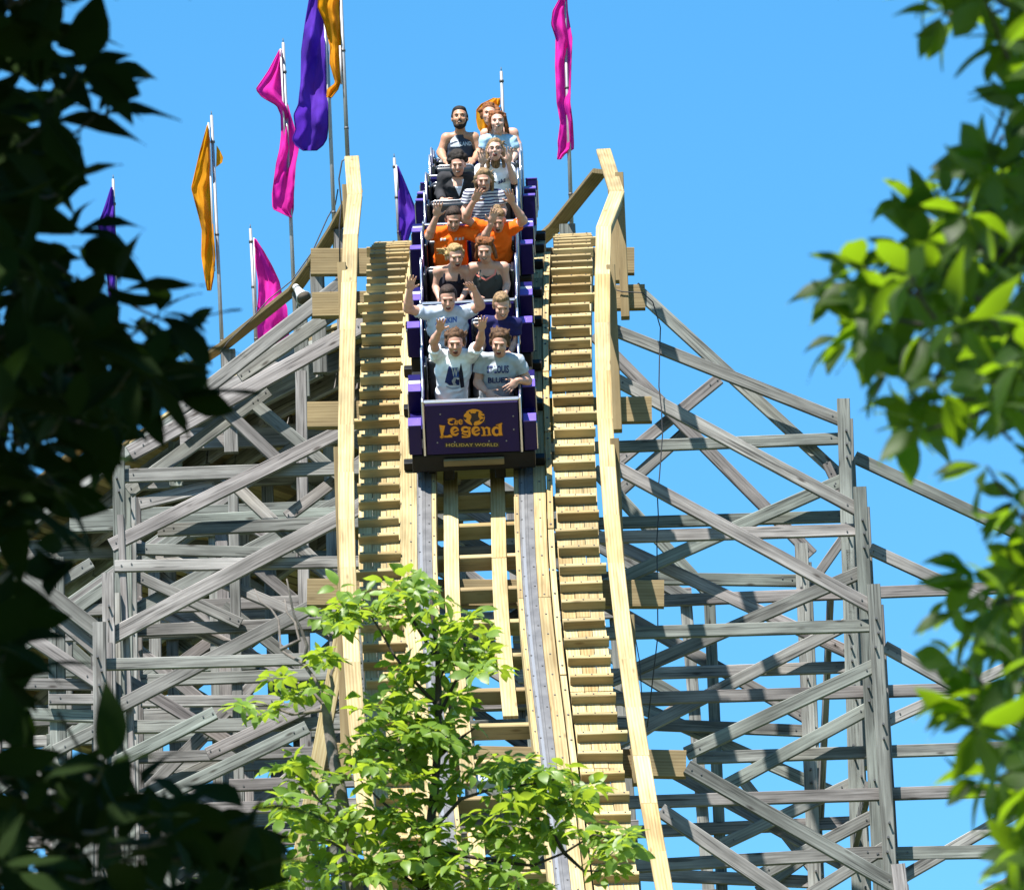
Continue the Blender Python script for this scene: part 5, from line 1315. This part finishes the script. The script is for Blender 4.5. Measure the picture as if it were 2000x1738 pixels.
for (bx, by, rx_, ry_) in BLOBS:
    for _ in range(max(3, int(rx_ * ry_ / 185))):
        a, q = random.uniform(0, math.tau), math.sqrt(random.random())
        ctr = U(bx + math.cos(a) * q * rx_, by + math.sin(a) * q * ry_, random.gauss(0, .24))
        axis = (Vector((0, -.25, .9)) + rv(.35)).normalized()
        n = random.randint(5, 8); u0 = axis.orthogonal().normalized(); v0 = axis.cross(u0); ph = random.random() * 6
        for i in range(n):
            th = ph + i * math.tau / n + random.uniform(-.3, .3)
            d = (u0 * math.cos(th) + v0 * math.sin(th)) + axis * random.uniform(-.4, .5) + Vector((.15, 0, -.05))
            Ms.append(leaf_matrix(ctr + d.normalized() * .02, d, axis + rv(.25), random.uniform(.65, 1.12))); depth.append(ctr.y)
for _ in range(900):   # the crown below the frame
    ctr = Vector((base_m.x + random.gauss(0, 1.0), YM + random.gauss(0, .9), random.uniform(4.5, 10.3)))
    d = rv(); Ms.append(leaf_matrix(ctr, d, Vector((0, 0, 1)) + rv(.4), random.uniform(.8, 1.3))); depth.append(99)
put_leaves(mid, kit, Ms, LEAF_MID, 300, lambda i: depth[i] - Ms[i].to_scale().x * .25)

# dark tree leaning in from the left, close to the camera
def framing_tree(name, label, YT, poly_list, trunk_x, kit, mat, n_sprays, spray, spr_sc, shade_canopy, seed, hang, shrink):
    random.seed(seed)
    x0 = trunk_x; root = Vector((x0, YT, 0))
    tr = thing(name, label, 'tree', root)
    sgn = 1 if x0 < 0 else -1
    top_z = 8.2
    limb(tr, [root, root + Vector((.05 * sgn, 0, 2)), root + Vector((0, .1, 4)), root + Vector((.1 * sgn, 0, 6)), root + Vector((.2 * sgn, .1, top_z))], .17, .05, BARKD, 'trunk', 12)
    Ms = []; dp = []
    anchors = []
    for poly, wgt in poly_list:
        xs = [p[0] for p in poly]; ys = [p[1] for p in poly]
        cnt = int(n_sprays * wgt); tries = 0
        while cnt > 0 and tries < 20000:
            tries += 1
            x, y = random.uniform(min(xs), max(xs)), random.uniform(min(ys), max(ys))
            if not in_poly(poly, x, y): continue
            anchors.append((x - shrink * sgn, y)); cnt -= 1
    nodes = []
    for yy in (60, 420, 800, 1150, 1500, 1800):
        ax = -60 if sgn > 0 else 2060
        p = unp(ax, yy, YT); q = root + Vector((.08 * sgn, 0, max(.8, p.z + .15)))
        limb(tr, [q, q.lerp(p, .5) + Vector((0, random.uniform(-.2, .2), .12)), p], .035, .014, BARKD, 'branch', 7); nodes.append(p)
    tw = bmesh.new()
    for (x, y) in anchors:
        dy = random.gauss(0, .55)
        c = unp(x, y, YT + dy)
        nd = min(nodes, key=lambda p: (p - c).length)
        if random.random() < .55:
            st = c.lerp(nd, min(1, .22 / max(.05, (nd - c).length)))
            bm_tube(tw, [st + Vector((0, 0, .02)), st.lerp(c, .5) + rv(.006), c], [.0035, .003, .002], 5)
        for i in range(spray):
            ang = random.uniform(0, math.tau)
            d = Vector((math.cos(ang) * .8 + .25 * sgn, random.gauss(0, .5), math.sin(ang) * .6 - hang))
            upv = Vector((random.gauss(0, .5), random.gauss(-.35, .5), 1)) if random.random() < .6 else rv()
            Ms.append(leaf_matrix(c + d.normalized() * .012, d, upv, spr_sc * random.uniform(.6, 1.25))); dp.append(c.y - (0 if 0 < x < 2000 else 40))
    bmesh.ops.recalc_face_normals(tw, faces=tw.faces); o = world_mesh_obj('twigs', from_bm(tw, 'twigs', BARKD), tr); o['kind'] = 'stuff'
    nf = len(Ms)
    for (cx, cy, cz, rx_, ry_, rz_, n) in shade_canopy:  # unseen leaf clumps added outside the frame to shade the branches
        for _ in range(n):
            v = rv(); v = v.normalized() * (random.random() ** .4)
            p = Vector((cx + v.x * rx_, cy + v.y * ry_, cz + v.z * rz_))
            if p.y > 2:
                sx, sy = proj(p)
                if (0 if sgn > 0 else 1500) - 300 < sx < (700 if sgn > 0 else 2300) and -60 < sy < 1800: continue
                if -80 < sx < 2080 and -80 < sy < 1800: continue
            Ms.append(leaf_matrix(p, rv(), Vector((0, 0, 1)) + rv(.5), random.uniform(1.6, 2.4))); dp.append(500)
    put_leaves(tr, kit, Ms, mat, 300, lambda i: -dp[i] if dp[i] < 100 and False else dp[i])
    return tr
YL = 15.0
PL = [(-80, -40), (205, -40), (212, 60), (195, 110), (230, 150), (262, 175), (275, 230), (255, 300), (225, 345), (205, 380), (200, 400), (225, 440), (240, 500), (250, 540), (300, 570), (345, 610), (400, 640), (415, 690), (385, 720), (400, 760), (345, 810), (290, 850), (235, 860), (215, 920), (205, 990), (170, 1010), (205, 1060), (235, 1130), (150, 1090), (60, 1050), (40, 1110), (40, 1180), (70, 1260), (95, 1310), (50, 1380), (60, 1430), (160, 1440), (230, 1440), (300, 1430), (350, 1440), (400, 1500), (430, 1560), (480, 1570), (520, 1580), (540, 1620), (560, 1690), (620, 1738), (640, 1790), (-80, 1790)]
PLc = [(-80, -40), (130, -40), (150, 300), (100, 420), (160, 560), (250, 640), (270, 740), (190, 850), (130, 990), (20, 1050), (10, 1300), (20, 1440), (200, 1500), (360, 1560), (470, 1660), (500, 1790), (-80, 1790)]
PLt = [(300, 160), (322, 190), (316, 196), (262, 172)]
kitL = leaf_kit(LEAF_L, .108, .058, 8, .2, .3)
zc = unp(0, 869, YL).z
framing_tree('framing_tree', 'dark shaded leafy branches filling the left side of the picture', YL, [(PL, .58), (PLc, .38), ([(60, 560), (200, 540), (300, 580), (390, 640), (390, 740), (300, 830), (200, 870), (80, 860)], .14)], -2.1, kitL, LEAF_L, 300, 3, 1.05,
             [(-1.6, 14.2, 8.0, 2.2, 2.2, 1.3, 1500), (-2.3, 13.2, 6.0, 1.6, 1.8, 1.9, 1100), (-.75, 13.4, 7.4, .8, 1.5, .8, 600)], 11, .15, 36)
YR = 13.0
PR = [[(1795, -40), (1870, -40), (1880, 60), (1850, 110), (1838, 60), (1795, 20)], [(1870, -40), (2080, -40), (2080, 300), (1990, 230), (1960, 200), (1930, 150), (1985, 120), (1900, 60)], [(1850, 240), (1890, 280), (1930, 240), (1985, 310), (2080, 280), (2080, 420), (1990, 400), (1900, 350), (1850, 340)],
      [(1730, 370), (1775, 400), (1810, 365), (1840, 390), (2080, 380), (2080, 800), (1960, 800), (1870, 780), (1800, 850), (1740, 840), (1725, 790), (1760, 730), (1710, 730), (1690, 700), (1640, 700), (1620, 640), (1625, 560), (1660, 520), (1720, 500), (1760, 480), (1740, 420)],
      [(1880, 900), (1940, 800), (2080, 800), (2080, 1060), (1990, 1060), (1940, 1060), (1900, 980)], [(1830, 1120), (1870, 1110), (1960, 1050), (2080, 1040), (2080, 1660), (1960, 1690), (1930, 1640), (1940, 1560), (1880, 1540), (1850, 1500), (1800, 1590), (1780, 1560), (1820, 1470), (1780, 1380), (1790, 1360), (1850, 1330), (1800, 1260), (1830, 1210), (1810, 1180)], [(1960, 1690), (2080, 1640), (2080, 1790), (1940, 1790)]]
wt = [.03, .10, .07, .44, .04, .30, .05]
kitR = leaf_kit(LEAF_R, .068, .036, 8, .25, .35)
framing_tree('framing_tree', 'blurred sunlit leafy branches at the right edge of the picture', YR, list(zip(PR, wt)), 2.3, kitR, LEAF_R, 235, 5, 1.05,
             [(2.2, 12.6, 6.8, 1.3, 1.4, 1.2, 900), (.36, 12.35, unp(1500, 0, 12.35).z + .85, .21, .6, .22, 190), (.62, 12.6, unp(1800, 0, 12.6).z + .6, .25, .5, .25, 150), (.55, 12.75, unp(1800, 0, 12.75).z + .36, .34, .35, .17, 420)], 23, .2, 30)  # small clumps added out of view, towards the sun, to darken these leaves
